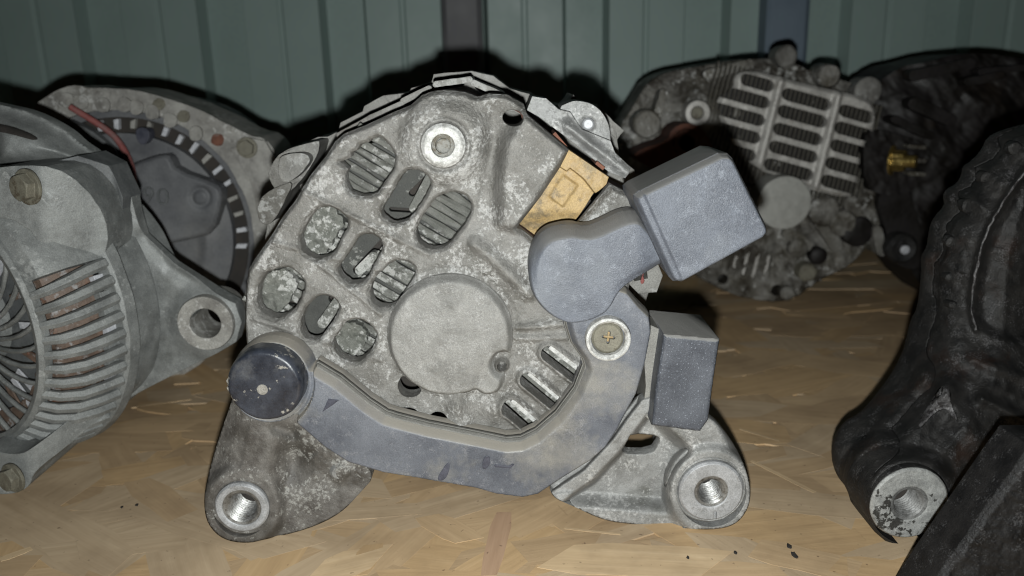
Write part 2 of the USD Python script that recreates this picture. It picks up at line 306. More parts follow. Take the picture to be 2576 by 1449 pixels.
mat('worn_edge', (0.062, 0.060, 0.060), (0.125, 0.122, 0.125), 700, dirt=((0.024, 0.022, 0.022), 300, 0.48, 0.6), rough=0.5, metal=0.3, bump=0.6)
mat('worn_face', (0.203, 0.206, 0.199), (0.300, 0.304, 0.292), 300, spot=((0.026, 0.025, 0.022), 330, 0.61, 0.65, 0.95), dirt=((0.413, 0.413, 0.405), 130, 0.6, 0.7, 0.6), rough=0.55, metal=0.2, bump=0.6)
mat('wall_paint', (0.248, 0.328, 0.305), (0.268, 0.351, 0.327), 9, dirt=((0.206, 0.282, 0.259), 5, 0.5, 0.75, 0.5), rough=0.5, bump=0.12, bscale=14, bdist=0.004, bevel=0.001)
mat('post_dark', (0.10, 0.10, 0.105), (0.13, 0.13, 0.135), 20, rough=0.6, bump=0.15, bscale=150)
mat('post_blue', (0.123, 0.163, 0.205), (0.147, 0.191, 0.236), 20, rough=0.5, bump=0.1, bscale=150)

def wood(name, a, b, c):
    n = {'uv': ('texture_coordinate', {}), 'mp': ('mapping', {'scale': (14, 190, 1)}), 'nz': ('noise_texture', {'scale': 1.6, 'detail': 5, 'roughness': 0.6}),
         'oi': ('object_info', {}), 'cx': ('combine_xyz', {}), 'k': ('math', {'math_type': 'multiply', 'value2': 37.0}), 'ad': ('vector_math', {'math_type': 'add'}),
         'rp': ('rgb_ramp', {'ramp': [(0.25, a), (0.5, b), (0.72, c)]}), 'g': ('geometry', {}),
         'n2': ('noise_texture', {'scale': 22, 'detail': 6, 'roughness': 0.6}), 'r2': ('map_range', {'from_min': 0.45, 'from_max': 0.7, 'to_min': 0, 'to_max': 0.5, 'clamp': True}),
         'm2': ('mix', {'color2': (0.20, 0.135, 0.08)}), 'n3': ('noise_texture', {'scale': 420, 'detail': 4}), 'r3': ('map_range', {'from_min': 0.68, 'from_max': 0.74, 'to_min': 0, 'to_max': 0.6, 'clamp': True}),
         'm3': ('mix', {'color2': (0.09, 0.055, 0.035)}),
         'bp': ('bump', {'strength': 0.35, 'distance': 0.0004}), 'p': ('principled_bsdf', {'roughness': 0.62, 'specular_ior_level': 0.3})}
    l = [('uv.UV', 'mp.vector'), ('mp.vector', 'ad.vector1'), ('oi.random', 'k.value1'), ('k.value', 'cx.x'), ('k.value', 'cx.y'), ('cx.vector', 'ad.vector2'), ('ad.vector', 'nz.vector'),
         ('nz.fac', 'rp.fac'), ('g.position', 'n2.vector'), ('n2.fac', 'r2.value'), ('r2.result', 'm2.fac'), ('rp.color', 'm2.color1'), ('g.position', 'n3.vector'), ('n3.fac', 'r3.value'), ('r3.result', 'm3.fac'),
         ('m2.color', 'm3.color1'), ('m3.color', 'p.base_color'), ('nz.fac', 'bp.height'), ('bp.normal', 'p.normal')]
    # l order keeps connections simple
    M[name] = usdkit.material(stage, f'/World/Looks/{name}', n, l, surface='p.BSDF')
WOODS = ['strand_tan', 'strand_pale', 'strand_honey', 'strand_brown', 'strand_red', 'strand_grey']
wood('strand_tan', (0.434, 0.309, 0.177), (0.488, 0.347, 0.203), (0.541, 0.395, 0.234))
wood('strand_pale', (0.489, 0.355, 0.210), (0.555, 0.409, 0.246), (0.631, 0.479, 0.299))
wood('strand_honey', (0.419, 0.284, 0.153), (0.485, 0.333, 0.179), (0.545, 0.383, 0.213))
wood('strand_brown', (0.362, 0.253, 0.145), (0.421, 0.298, 0.175), (0.469, 0.338, 0.201))
wood('strand_red', (0.356, 0.227, 0.144), (0.421, 0.278, 0.179), (0.480, 0.323, 0.212))
wood('strand_grey', (0.405, 0.302, 0.190), (0.458, 0.346, 0.224), (0.512, 0.395, 0.260))

# ---------------------------------------------------------------- setting: shelf, wall, posts
YW = 0.72
def shelf():
    p = thing('shelf', None, None, (0, 0, 0), kind='structure')
    b = box(0, 0.42, -0.0095, 1.5, 0.72, 0.018)
    uv = np.asarray(b.vertices)[:, :2]
    part(p, 'board', b, 'strand_brown', uv=uv)
    def strand(cx, cy, L, W, a, z, thick):
        # a flake of wood: an irregular long sliver lying almost flat
        n = 5; top = []; bot = []
        off = RNG.uniform(-0.7, 0.7)
        for k in range(n):
            t = k / (n - 1) - 0.5
            w = W * (1 - 0.25 * abs(t * 2) ** 5) * RNG.uniform(0.86, 1.05)
            top.append((t * L + off * W * 0.5 + RNG.uniform(-.05, .05) * W, w / 2)); bot.append((t * L - off * W * 0.5, -w / 2))
        q = np.array(top + bot[::-1]); c, s = math.cos(a), math.sin(a)
        xy = np.stack([cx + q[:, 0] * c - q[:, 1] * s, cy + q[:, 0] * s + q[:, 1] * c], 1)
        tz = z + (q[:, 0] / L) * RNG.uniform(-1, 1) * 0.00005
        m_ = len(q)
        V = np.vstack([np.column_stack([xy, tz]), np.column_stack([xy, np.full(m_, -0.001)])])
        F = [(k, k + 1, m_ - 2 - k) for k in range(n - 1)] + [(k, m_ - 2 - k, m_ - 1 - k) for k in range(n - 1)]
        F += [x for k in range(m_) for x in ((k, k + m_, (k + 1) % m_ + m_), (k, (k + 1) % m_ + m_, (k + 1) % m_))]
        V2, F2, U2 = V, np.array(F)[:, ::-1], np.vstack([q, q]) + np.array([cx * 3, cy * 5])
        t = trimesh.Trimesh(V2, F2, process=False)
        return t, U2
    items = []
    for k in range(1500):
        y = 0.1 + 0.62 * RNG.random() ** 1.5; x = RNG.uniform(-1, 1) * (0.12 + 0.72 * y)
        L = RNG.uniform(0.03, 0.10); W = L * RNG.uniform(0.15, 0.42); W = min(W, 0.026)
        a = RNG.normal(0.1, 0.5) if RNG.random() < .6 else RNG.uniform(-1.6, 1.6)
        items.append((x, y, L, W, a))
    # the ones that the photograph shows clearly
    def seen(px0, py0, px1, py1, wpx):
        A, B = floor_at(px0, py0), floor_at(px1, py1); dd = B - A
        L = np.hypot(*dd[:2]); return ((A[0] + B[0]) / 2, (A[1] + B[1]) / 2, L, wpx, math.atan2(dd[1], dd[0]))
    special = [(*seen(1230, 1449, 1268, 1290, 0.0075), 'strand_red'), (*seen(790, 1440, 960, 1400, 0.016), 'strand_pale'), (*seen(1400, 1400, 1800, 1420, 0.02), 'strand_pale'),
               (*seen(1075, 1300, 1180, 1360, 0.012), 'strand_tan'), (*seen(900, 1449, 940, 1370, 0.009), 'strand_honey'), (*seen(1900, 1380, 2160, 1440, 0.016), 'strand_tan'),
               (*seen(1890, 1160, 2050, 1240, 0.0022), 'strand_pale'), (*seen(1860, 1080, 1960, 1110, 0.0015), 'strand_pale'), (*seen(330, 1025, 480, 1005, 0.0018), 'strand_pale'),
               (*seen(1420, 1330, 1560, 1345, 0.0014), 'strand_pale'), (*seen(0, 1410, 80, 1380, 0.004), 'strand_pale'), (*seen(2100, 1420, 2300, 1445, 0.014), 'strand_honey')]
    rest = []; order = sorted(range(len(items)), key=lambda i: i)
    zs = RNG.uniform(0.00005, 0.00020, len(items))
    near = sorted(range(len(items)), key=lambda i: abs(items[i][0]) * 0.5 + items[i][1])[:285]
    near = set(near)
    for i, it in enumerate(items):
        t, U2 = strand(*it, zs[i], 0.0003)
        if i in near: part(p, 'strand', t, RNG.choice(WOODS, p=[.28, .2, .2, .12, .08, .12]), uv=U2)
        else: rest.append((t, U2))
    for s in special:
        t, U2 = strand(*s[:5], 0.00026, 0.0003); part(p, 'strand', t, s[5], uv=U2)
    for w in range(4):
        sub = rest[w::4]
        part(p, 'far_strands', trimesh.util.concatenate([a for a, _ in sub]), ['strand_tan', 'strand_honey', 'strand_brown', 'strand_grey'][w], kind='stuff', uv=np.vstack([b for _, b in sub]))
    for px, py, r in ((1985, 1376, .0010), (1998, 1398, .0012), (345, 1272, .0006), (307, 1278, .0005), (1850, 1392, .0006), (1730, 1405, .0005)):
        c = floor_at(px, py); pts = [(c[0] + r * RNG.uniform(.5, 1.3) * math.cos(a), c[1] + r * 1.5 * RNG.uniform(.5, 1.3) * math.sin(a)) for a in np.linspace(0, 2 * np.pi, 9)[:-1]]
        cs = CrossSection([pts]).extrude(0.0006); part(p, 'oil_speck', cs, 'inner_dark')
shelf()

def wall():
    # trapezoidal sheet: grooves between broad flats, measured on the photograph
    per = 285.0; e0 = un1(497, 60, YW)[0]; pw = px_m(per, YW) * 1.02; dep = 0.016
    xs, ys = [], []
    for k in range(-6, 13):
        x = e0 + k * pw
        for dx, dy in ((0.0, 0), (0.035 * pw, dep), (0.345 * pw, dep), (0.385 * pw, 0), (0.66 * pw, 0), (0.672 * pw, 0.0016), (0.70 * pw, 0.0016), (0.712 * pw, 0)):
            xs.append(x + dx); ys.append(YW + dy)
    xs, ys = np.array(xs), np.array(ys)
    poly = np.vstack([np.column_stack([xs, ys]), np.column_stack([xs[::-1], ys[::-1] + 0.0008])])
    if np.sum(poly[:, 0] * np.roll(poly[:, 1], -1) - poly[:, 1] * np.roll(poly[:, 0], -1)) < 0: poly = poly[::-1]
    mm = CrossSection([poly]).extrude(0.9).translate((0, 0, -0.12))
    single('metal_wall', mm, 'wall_paint', 'grey-green ribbed sheet metal wall behind the shelf of alternators', 'wall', smooth=False)
    for nm, a, b, mt, lab in (('post', 1113, 1213, 'post_dark', 'dark grey upright post against the wall above the nearest alternator'), ('post', 1925, 2032, 'post_blue', 'blue-grey upright post on the wall above the grilled alternator')):
        x0, x1 = un1(a, 60, YW - 0.02)[0], un1(b, 60, YW - 0.02)[0]
        o = trimesh.creation.extrude_polygon(__import__('shapely').Polygon([(x0, YW - 0.022), (x0 + .004, YW - .025), (x1 - .004, YW - 0.025), (x1, YW - .022), (x1, YW - 0.001), (x0, YW - 0.001)]), 0.9, engine='earcut'); o.apply_translation((0, 0, -0.12))
        single(nm, o, mt, lab, 'post', smooth=False)
wall()

# ---------------------------------------------------------------- the near alternator
P = 0.265
CEN = (1133, 840)
H1 = cA((1110, 630), (1150, 655), (1190, 700), (1230, 770), (1220, 860), (1150, 960), (1100, 1035), (1050, 1058), (980, 1065), (900, 1035), (865, 970), (866, 900), (884, 866), (826, 815), (868, 800), (905, 780), (908, 745), (950, 730), (972, 690), (1040, 668), (1052, 650))
SM = lambda p: smooth_loop(p, 2)
H2 = SM(cA((1400, 865), (1470, 900), (1495, 960), (1450, 1060), (1350, 1210), (1290, 1255), (1210, 1268), (1130, 1210), (1130, 1150), (1200, 1050), (1280, 910), (1330, 870)))
H3 = SM(cA((1640, 1025), (1740, 1050), (1790, 1130), (1770, 1215), (1660, 1370), (1590, 1440), (1480, 1455), (1395, 1400), (1375, 1310), (1440, 1190), (1540, 1065)))
H4 = SM(cA((690, 1140), (800, 1145), (878, 1215), (886, 1300)) + cB((855, 60), (805, 165), (745, 240), (660, 258), (575, 225), (528, 140), (545, 50)) + cA((570, 1280), (620, 1195)))
H5 = SM(cB((1050, 68), (1115, 100), (1142, 160), (1085, 275), (1025, 390), (960, 437), (880, 432), (812, 365), (812, 305), (880, 230), (930, 140), (980, 80)))
H6 = SM(cB((1280, 258), (1370, 295), (1385, 350), (1325, 445), (1245, 580), (1180, 612), (1085, 598), (1043, 520), (1053, 430), (1140, 330), (1210, 270)))
H7 = SM(cB((390, 312), (485, 322), (560, 395), (568, 480), (505, 600), (435, 668), (350, 688), (252, 645), (216, 560), (232, 440), (295, 350)))
H8 = SM(cB((700, 505), (785, 540), (828, 590), (805, 655), (745, 745), (685, 830), (630, 858), (563, 825), (532, 740), (552, 655), (615, 565)))
H9 = SM(cB((940, 682), (1045, 722), (1098, 805), (1078, 875), (1015, 970), (960, 1008), (865, 998), (782, 925), (767, 850), (822, 785), (862, 712)))
HD = SM(cB((1300, 1090), (1340, 1130), (1430, 1188), (1405, 1235), (1340, 1255), (1275, 1235), (1246, 1170), (1265, 1115)))
S1 = capsule(*cD((355, 492))[0], *cD((560, 650))[0], 20); S2 = capsule(*cD((252, 620))[0], *cD((470, 800))[0], 19); S3 = capsule(*cD((170, 752))[0], *cD((360, 920))[0], 22)
K1 = circ(1022, 1043, 33, 24, 18); K2 = circ(1102, 1062, 27, 24)
def corrode(p, seed, amp=2.6):
    import shapely
    r = shapely.Polygon(p).exterior; n = int(r.length / 4); q = np.array([r.interpolate(k / n, normalized=True).coords[0] for k in range(n)]); c = q.mean(0)
    j = (meshkit.fbm(np.column_stack([q * .09, np.full(n, seed * 7.3)]), 3, seed) - .5) * 2 + (meshkit.noise(np.column_stack([q * .3, np.full(n, seed * 3.1)]), seed) - .5) * .8
    dd = (q - c) / np.linalg.norm(q - c, axis=1)[:, None]
    return q + dd * (j * amp)[:, None]
H2, H3, H4, H5, H6, H7, H8, H9 = [corrode(p, k, 3.6 if k in (2, 5) else 2.6) for k, p in enumerate((H2, H3, H4, H5, H6, H7, H8, H9))]
HOLES = [H1, H2, H3, H4, H5, H6, H7, H8, H9, HD, S1, S2, S3, K1, K2]
SOFT = [H1, H2, H3, H4, H5, H6, H7, H8, H9]

def near_alternator():
    base = floor_at(1200, 1310)
    o = (base[0], P, 0.0)
    A = thing('alternator', 'large corroded alternator in the foreground with oval vent holes and grey plug', 'alternator', o)
    nz = lambda U, V, s, sd: meshkit.fbm(np.stack([U * s, V * s, 0 * U + sd], -1), 4, sd) - 0.5
    # --- rear housing, a casting
    left = [(1121, 226), (1085, 230), (1060, 239), (1031, 265), (982, 285), (927, 311), (861, 338), (838, 358), (816, 393), (774, 445), (740, 504), (705, 549), (680, 591), (632, 660), (618, 684), (611, 740), (609, 809), (613, 870)]
    low = [(640, 960), (720, 1030), (850, 1100), (1000, 1150), (1300, 1185), (1400, 1170), (1500, 1060), (1570, 920), (1585, 760), (1590, 640), (1598, 522), (1589, 491), (1538, 466), (1452, 571), (1351, 612), (1299, 571), (1362, 494), (1410, 421), (1431, 376), (1327, 289), (1318, 262), (1275, 238), (1230, 236), (1200, 244), (1170, 232)]
    OUT = left + low
    RAMP = [(1330, 270), (1431, 370), (1299, 571), (1262, 560), (1262, 430), (1276, 350)]
    def hf(U, V):
        y = np.full(U.shape, P)
        d = -sd_poly(U, V, OUT)
        y += 0.0035 * (1 - ss(0, 16, d)) ** 2
        c1 = np.hypot(U - 1118, V - 362)
        y -= 0.0036 * (1 - ss(78, 132, c1 * np.where(V > 362, 1 + 0.15 * np.clip((V - 362) / 120, 0, 1), 1)))
        y += 0.0012 * np.exp(-((c1 - 62) / 6) ** 2)
        y -= 0.0015 * (1 - ss(52, 57, c1))
        y += 0.0014 * (1 - ss(27, 31, c1))
        r = sd_poly(U, V, RAMP)
        y -= 0.0070 * (1 - ss(-14, 26, r))
        y += 0.0022 * np.exp(-((U - 1232 + 0.12 * (V - 400)) / 22) ** 2) * ss(230, 290, V) * (1 - ss(480, 620, V))
        cr = np.hypot(U - CEN[0], (V - CEN[1]) * 1.03)
        y += 0.0008 * np.exp(-((cr - 168) / 9) ** 2)
        # ribs of the casting
        y -= 0.0035 * np.exp(-(sd_line(U, V, [(1195, 610), (1250, 655), (1330, 735)]) / 17) ** 2)
        y -= 0.0022 * np.exp(-(sd_line(U, V, [(1300, 822), (1425, 812)]) / 9) ** 2)
        y -= 0.0014 * np.exp(-(sd_line(U, V, [(1300, 850), (1425, 848)]) / 8) ** 2)
        for a, b in (((690, 610), (1000, 690)), ((740, 470), (1080, 640)), ((640, 800), (960, 905)), ((800, 660), (960, 790))):
            y -= 0.0011 * np.exp(-(sd_line(U, V, [a, b]) / 7) ** 2)
        y -= 0.004 * np.exp(-(sd_line(U, V, [(1150, 1012), (1160, 1060)]) / 26) ** 2)
        y -= 0.003 * np.exp(-(np.hypot(U - 1245, V - 1025) / 30) ** 2)
        y -= 0.003 * (1 - ss(13, 22, np.hypot(U - 1262, V - 917))); y += 0.006 * (1 - ss(9, 12, np.hypot(U - 1263, V - 916)))
        for s in (S1, S2, S3):
            y -= 0.0022 * (1 - ss(2, 14, sd_poly(U, V, s)))
        for hh in SOFT:
            y += 0.0022 * (1 - ss(-2, 9, sd_poly(U, V, hh)))
        pit = nz(U, V, 0.11, 3)
        y += 0.0006 * nz(U, V, 0.016, 5) + 0.00045 * pit + 0.0005 * np.maximum(0, nz(U, V, 0.3, 9))
        return y
    holes = [prism(h, P, P - 0.03, P + 0.03) for h in HOLES] + [prism(circ(1290, 296, 26, 28, 20), P, P - .03, P + .03)]
    plate = relief(OUT, P, hf, P + 0.0075, 3.0, holes)
    inner = [(CEN[0] + (x - CEN[0]) * 0.955, CEN[1] + (y - CEN[1]) * 0.955) for x, y in OUT]
    skirt = prism(OUT, P, P + 0.0072, P + 0.024) - prism(inner, P, P, P + 0.03)
    H = part(A, 'rear_housing', plate, 'cast_dusty', smooth=40)
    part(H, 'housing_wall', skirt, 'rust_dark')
    # white oxidised seat, screw in it
    part(H, 'screw_seat', relief(circ(1118, 362, 55, 48), P, lambda U, V: P - 0.0066 + 0.0012 * ss(44, 56, np.hypot(U - 1118, V - 362)) + 0.0006 * nz(U, V, .2, 2), P, 2.0, [prism(circ(1118, 362, 29, 32), P, 0.2, 0.3)]), 'oxide_white')
    part(H, 'screw', join(lathe([(px_m(19, P), -.0062), (px_m(28, P), -.0058), (px_m(28.6, P), 0), (px_m(19, P), 0)], 36, (*[un1(1118, 362, P)[0], P, un1(1118, 362, P)[1]],)), disc(1118, 363, 18.5, P, P - 0.0048, P, 32, 0.0004)), 'steel_screw')
    # bearing cap
    cap_o = circ(CEN[0], 839, 158, 64, 152)
    ear = circ(1228, 948, 42, 24)
    import shapely
    u = shapely.Polygon(cap_o).union(shapely.Polygon(ear)).difference(shapely.Polygon(circ(1268, 908, 26, 20)))
    cap_out = np.array(u.exterior.coords)[:-1]
    def hc(U, V):
        d = -sd_poly(U, V, cap_out); r = np.hypot(U - CEN[0], V - 839)
        y = P - 0.0048 - 0.0012 * np.cos(np.clip(r / 158, 0, 1) * 1.57) + 0.0042 * (1 - ss(0, 20, d)) ** 2
        y += 0.0009 * np.exp(-((U - 1212) ** 2 + (V - 945) ** 2) / 30 ** 2)
        y += 0.0012 * nz(U, V, .06, 24) * (1 - ss(0, 26, d)) + 0.0006 * nz(U, V, .013, 21) + 0.0003 * nz(U, V, .09, 22) + 0.0002 * nz(U, V, .3, 23)
        return y
    part(H, 'bearing_cap', relief(cap_out, P, hc, P + 0.001, 3.0), 'cast_cap', smooth=40)
    # --- what shows through the holes
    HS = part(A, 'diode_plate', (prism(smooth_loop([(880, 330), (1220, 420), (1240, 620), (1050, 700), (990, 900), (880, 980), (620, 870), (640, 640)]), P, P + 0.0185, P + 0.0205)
              - prism(capsule(*cA((1310, 1095))[0], *cA((1480, 930))[0], 9), P, .26, .3) - prism(capsule(*cA((1150, 1220))[0], *cA((1300, 1230))[0], 6), P, .26, .3)
              - prism(capsule(*cB((880, 420))[0], *cB((1120, 165))[0], 9), P, .26, .3) - prism(capsule(*cB((700, 640))[0], *cB((790, 560))[0], 12), P, .26, .3)
              - prism(capsule(*cB((270, 660))[0], *cB((430, 680))[0], 5.0), P, .26, .3)), 'diode_dark')
    dirv = np.array([350, 210]) / math.hypot(350, 210); lng = np.array([-dirv[1], dirv[0]])
    for hh in (H1, H3, H4, H6, H7, H9):
        h = np.asarray(hh); c = (h.max(0) + h.min(0)) / 2; n = 7
        for k in range(n):
            q = c + lng * (k - (n - 1) / 2) * 22.5 + RNG.normal(0, 2.2, 2)
            a = q - dirv * 74; b = q + dirv * 74
            pa, pb = un1(*a, P + .012), un1(*b, P + .012)
            part(HS, 'fin', noisy(tube([(pa[0] + (pb[0] - pa[0]) * t, P + 0.0145, pa[1] + (pb[1] - pa[1]) * t) for t in np.linspace(0, 1, 5)], px_m(RNG.uniform(8.6, 12.6), P), 6), 0.0008, 330, k), 'fin_green')
    for hh, f, sd in ((H7, .30, 5), (H4, .42, 6), (H9, .22, 8)):
        def hcl(U, V, sd=sd): return P + .0108 + .0045 * nz(U, V, .03, 60 + sd) + .0012 * nz(U, V, .12, 70 + sd)
        h = np.asarray(hh); c = h.mean(0); blob = corrode(c + (h - c) * (.55 + f), sd + 20, 9) + np.array([-10, -6])
        part(HS, 'crud', relief(blob, P + .01, hcl, P + .018, 3.0), 'crud', smooth=45)
    for a, b, r, mt in (((*cA((1340, 1190))[0],), (*cA((1460, 960))[0],), 13, 'fin_green'), ((*cB((930, 390))[0],), (*cB((1030, 290))[0],), 13, 'rust'), ((*cB((650, 790))[0],), (*cB((770, 620))[0],), 14, 'rust')):
        part(HS, 'diode_lead', prism(capsule(*a, *b, r), P, P + 0.0125, P + 0.0165), 'fin_green')
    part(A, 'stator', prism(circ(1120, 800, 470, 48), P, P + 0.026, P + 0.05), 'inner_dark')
    for s_, o_ in ((((355, 492), (560, 650)), 9), (((252, 620), (470, 800)), 8), (((170, 752), (360, 920)), 10)):
        a_, b_ = cD(s_[0])[0], cD(s_[1])[0]; e_ = np.array([b_[0] - a_[0], b_[1] - a_[1]]); e_ /= np.hypot(*e_); k_ = np.array([e_[1], -e_[0]])
        part(H, 'slot_wall', prism([a_ + k_ * 1, b_ + k_ * 1, b_ + k_ * (o_ + 9), a_ + k_ * (o_ + 9)], P, P + .003, P + .009), 'oxide_white')
        part(H, 'slot_wall', prism([a_ - k_ * 5, b_ - k_ * 5, b_ - k_ * (o_ + 9), a_ - k_ * (o_ + 9)], P, P + .008, P + .012), 'fin_green')
    # --- front frame and stator ring behind
    FY = 0.312
    ring = [(667, 604), (676, 540), (684, 483), (700, 440), (714, 425), (712, 403), (735, 372), (760, 362), (800, 346), (823, 345), (852, 330), (856, 310), (913, 279), (917, 266), (965, 240), (1028, 234), (1034, 222), (1085, 207), (1090, 187), (1187, 178), (1240, 190), (1282, 222), (1341, 238), (1378, 262), (1418, 268), (1430, 256), (1443, 238), (1456, 257), (1507, 266), (1542, 305), (1570, 328), (1553, 352), (1556, 390), (1596, 428), (1625, 520), (1640, 640), (1635, 720), (1600, 850), (1500, 970), (1300, 1030), (1000, 1000), (750, 850), (660, 700)]
    fr = prism(ring, FY, FY, FY + 0.034) - prism(circ(1150, 640, 395, 48, 385), FY, .2, FY + .02)
    cuts = [capsule(905, 322, 990, 272, 9), capsule(1030, 262, 1070, 228, 10), capsule(1120, 214, 1160, 208, 9), capsule(1205, 218, 1240, 236, 9)]
    for c in cuts: fr = fr - prism(c, FY, FY - .01, FY + .02)
    F = part(A, 'front_frame', noisy(fr, 0.0005, 200, 3, 0.006), 'frame_back')
    for pts, y in ((smooth_loop([(700, 425), (712, 400), (738, 370), (765, 360), (812, 348), (830, 345), (818, 390), (760, 470), (720, 470)]), .297), (smooth_loop([(680, 500), (692, 475), (735, 450), (770, 440), (720, 540), (695, 548), (682, 530)]), .295),
                   (smooth_loop([(735, 385), (765, 372), (805, 372), (815, 395), (770, 440), (740, 440)]), .291)):
        part(F, 'frame_lobe', noisy(prism(pts, FY, y, FY + 0.01), 0.0004, 260, 4, .005), 'frame_back')
    for a, b in (((858, 338), (930, 300)), ((935, 296), (1012, 262)), ((1018, 254), (1080, 222)), ((1098, 212), (1182, 200)), ((1192, 208), (1262, 238))):
        part(F, 'frame_rib', noisy(prism(capsule(*a, *b, 8), .29, .287, FY + .006), .0004, 260, 5, .005), 'frame_back')
    # upper right flange, with a screw lug behind it
    part(A, 'flange_strip', relief([(1327, 280), (1341, 244), (1378, 250), (1410, 278), (1440, 285), (1470, 330), (1545, 360), (1556, 390), (1596, 428), (1582, 457), (1540, 441), (1445, 362), (1358, 298)], P, lambda U, V: P + 0.009 - 0.003 * np.exp(-(sd_line(U, V, [(1430, 320), (1585, 440)]) / 13) ** 2) + 0.0008 * nz(U, V, .1, 4), P + 0.03, 4.0), 'cast_grey')
    L = part(A, 'screw_lug', relief(smooth_loop([(1410, 275), (1436, 262), (1459, 255), (1507, 266), (1540, 305), (1550, 350), (1545, 400), (1470, 345), (1440, 330)], 2), P, lambda U, V: P + 0.013 + .001 * nz(U, V, .06, 8) + .0012 * (1 - ss(16, 22, np.hypot(U - 1489, V - 318))), P + 0.03, 4.0), 'cast_grey')
    part(L, 'screw', disc(1489, 318, 16, P, P + 0.0115, P + 0.02, 28, .0006), 'machined')
    # tan plastic terminal block in its recess
    ty = P + 0.0030
    yb = part(A, 'terminal_block', relief([(1431, 378), (1534, 448), (1528, 466), (1497, 494), (1452, 565), (1351, 609), (1300, 570), (1362, 494), (1410, 421)], P,
         lambda U, V: ty + 0.003 - 0.0034 * (1 - ss(-1, 2.5, sd_poly(U, V, [(1395, 413), (1428, 434), (1436, 425), (1470, 452), (1500, 490), (1560, 460), (1431, 360)])))
         - 0.0009 * (1 - ss(-2, 6, sd_poly(U, V, [(1385, 500), (1420, 448), (1455, 472), (1418, 524)]))) + 0.0007 * nz(U, V, .07, 6) + 0.0045 * ss(530, 605, V), P + 0.014, 2.0), 'tan_plastic', smooth=25)
    for pts in ([(1400, 335), (1431, 372), (1425, 380), (1392, 342)], [(1508, 410), (1528, 426), (1522, 434), (1502, 418)]):
        part(A, 'rust_tab', prism(pts, P, P + .006, P + .02), 'rust')
    # --- lugs with threaded bosses
    def boss(parent, cx, cy, rf, rb, rbore, y0, y1, mface, mbody, slit=None, nth=11):
        c = un1(cx, cy, y0); R, RB, B = px_m(rf, y0), px_m(rb, y0), px_m(rbore, y0)
        prof = [(B + .0007, y0 + .0003), (R * .985, y0), (R, y0 + .0006), (R, y0 + .0025), (RB, y0 + .004), (RB, y1), (B, y1)]
        body = lathe([(B + .0008, y0 + .0022), (R - .0004, y0 + .0022), (R - .0002, y0 + .0024), (R + .0002, y0 + .0016), (RB - .0008, y0 + .0013), (RB, y0 + .0022), (RB, y1), (B + .0008, y1)], 64, (c[0], 0, c[1]))
        b = part(parent, 'boss', noisy(body, .0003, 300, 2), mbody)
        face = mf(lathe([(B + .0009, y0 + .0004), (B + .0016, y0), (R - .0007, y0), (R, y0 + .0008), (R, y0 + .0021), (B + .0009, y0 + .0021)], 72, (c[0], 0, c[1])))
        if slit: face = face - prism(capsule(*slit[0], *slit[1], slit[2]), y0, y0 - .01, y0 + .0012)
        part(b, 'boss_face', face, mface)
        th = [(B + .0012, y0 + .0005)]; n = nth; pitch = 0.00125
        for k in range(n):
            th += [(B, y0 + .0008 + k * pitch), (B - .00085, y0 + .0008 + (k + .5) * pitch)]
        th += [(B, y0 + .0008 + n * pitch), (B + .0012, y0 + .0008 + n * pitch)]
        part(b, 'thread', lathe(th, 56, (c[0], 0, c[1])), 'thread', smooth=20)
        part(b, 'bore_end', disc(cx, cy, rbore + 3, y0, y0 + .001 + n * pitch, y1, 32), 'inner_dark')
    LY = 0.2555
    def hl_(U, V):
        arm = sd_line(U, V, [(650, 1000), (612, 1279)])
        y = .2572 + .0040 * ss(40, 105, arm) + .004 * ss(0, 95, np.where(U < 640 - .19 * (V - 1000), arm, 0) ) * ss(1240, 1150, V)
        y += .0050 * np.exp(-(np.hypot(U - 742, (V - 1160) * .8) / 42) ** 2)
        y -= .0022 * np.exp(-(np.hypot(U - 855, V - 1190) / 24) ** 4) - .0018 * np.exp(-(np.hypot(U - 830, V - 1200) / 40) ** 2)
        y += .0035 * np.exp(-(sd_line(U, V, [(695, 1075), (735, 1090)]) / 15) ** 2)
        crust = ss(745, 790, U) * ss(1260, 1130, V)
        y += .0016 * nz(U, V, .13, 8) * crust + .0003 * nz(U, V, .05, 7) + .0002 * nz(U, V, .25, 9)
        r = np.hypot(U - 607, V - 1279)
        return y * ss(88, 118, r) + (1 - ss(88, 118, r)) * (LY + .0014)
    LB = part(A, 'left_lug', shell(list(smooth_loop([(600, 950), (576, 1032), (549, 1102), (518, 1215), (512, 1270), (522, 1320), (560, 1358), (620, 1368), (672, 1356), (774, 1332), (857, 1293), (909, 1236), (945, 1197), (900, 1150), (800, 1060), (740, 970)], 2)), hl_, .018, 4.0, [circ(607, 1279, 72, 48)]), 'cast_dark', smooth=50)
    boss(LB, 607, 1279, 76, 92, 47, LY, .30, 'machined', 'cast_dark')
    part(LB, 'casting_dimple', disc(852, 1186, 24, .262, .2605, .27, 28, .001), 'cast_grey')
    def hr_(U, V):
        y = np.full(U.shape, .2700)
        y -= .0095 * (1 - ss(15, 27, sd_line(U, V, [(1640, 1000), (1592, 1062), (1555, 1115), (1480, 1195), (1380, 1262)])))
        y -= .0075 * (1 - ss(22, 70, sd_line(U, V, [(1420, 1300), (1560, 1310), (1740, 1325)])))
        fl = sd_line(U, V, [(1700, 1030), (1775, 1100), (1830, 1200)])
        y -= .0105 * (1 - ss(40, 72, fl))
        y = np.where(y < .2595, .2595 + (y - .2595) * .2, y)
        e = np.clip((U - (1783 + .48 * (V - 1046))) / 40, 0, 1) * ss(1300, 1200, V); y += .006 * e ** 2
        y += .0004 * nz(U, V, .05, 11) + .0003 * nz(U, V, .2, 12)
        r = np.hypot(U - 1790, V - 1238)
        return y * ss(100, 128, r) + (1 - ss(100, 128, r)) * (LY + .0016)
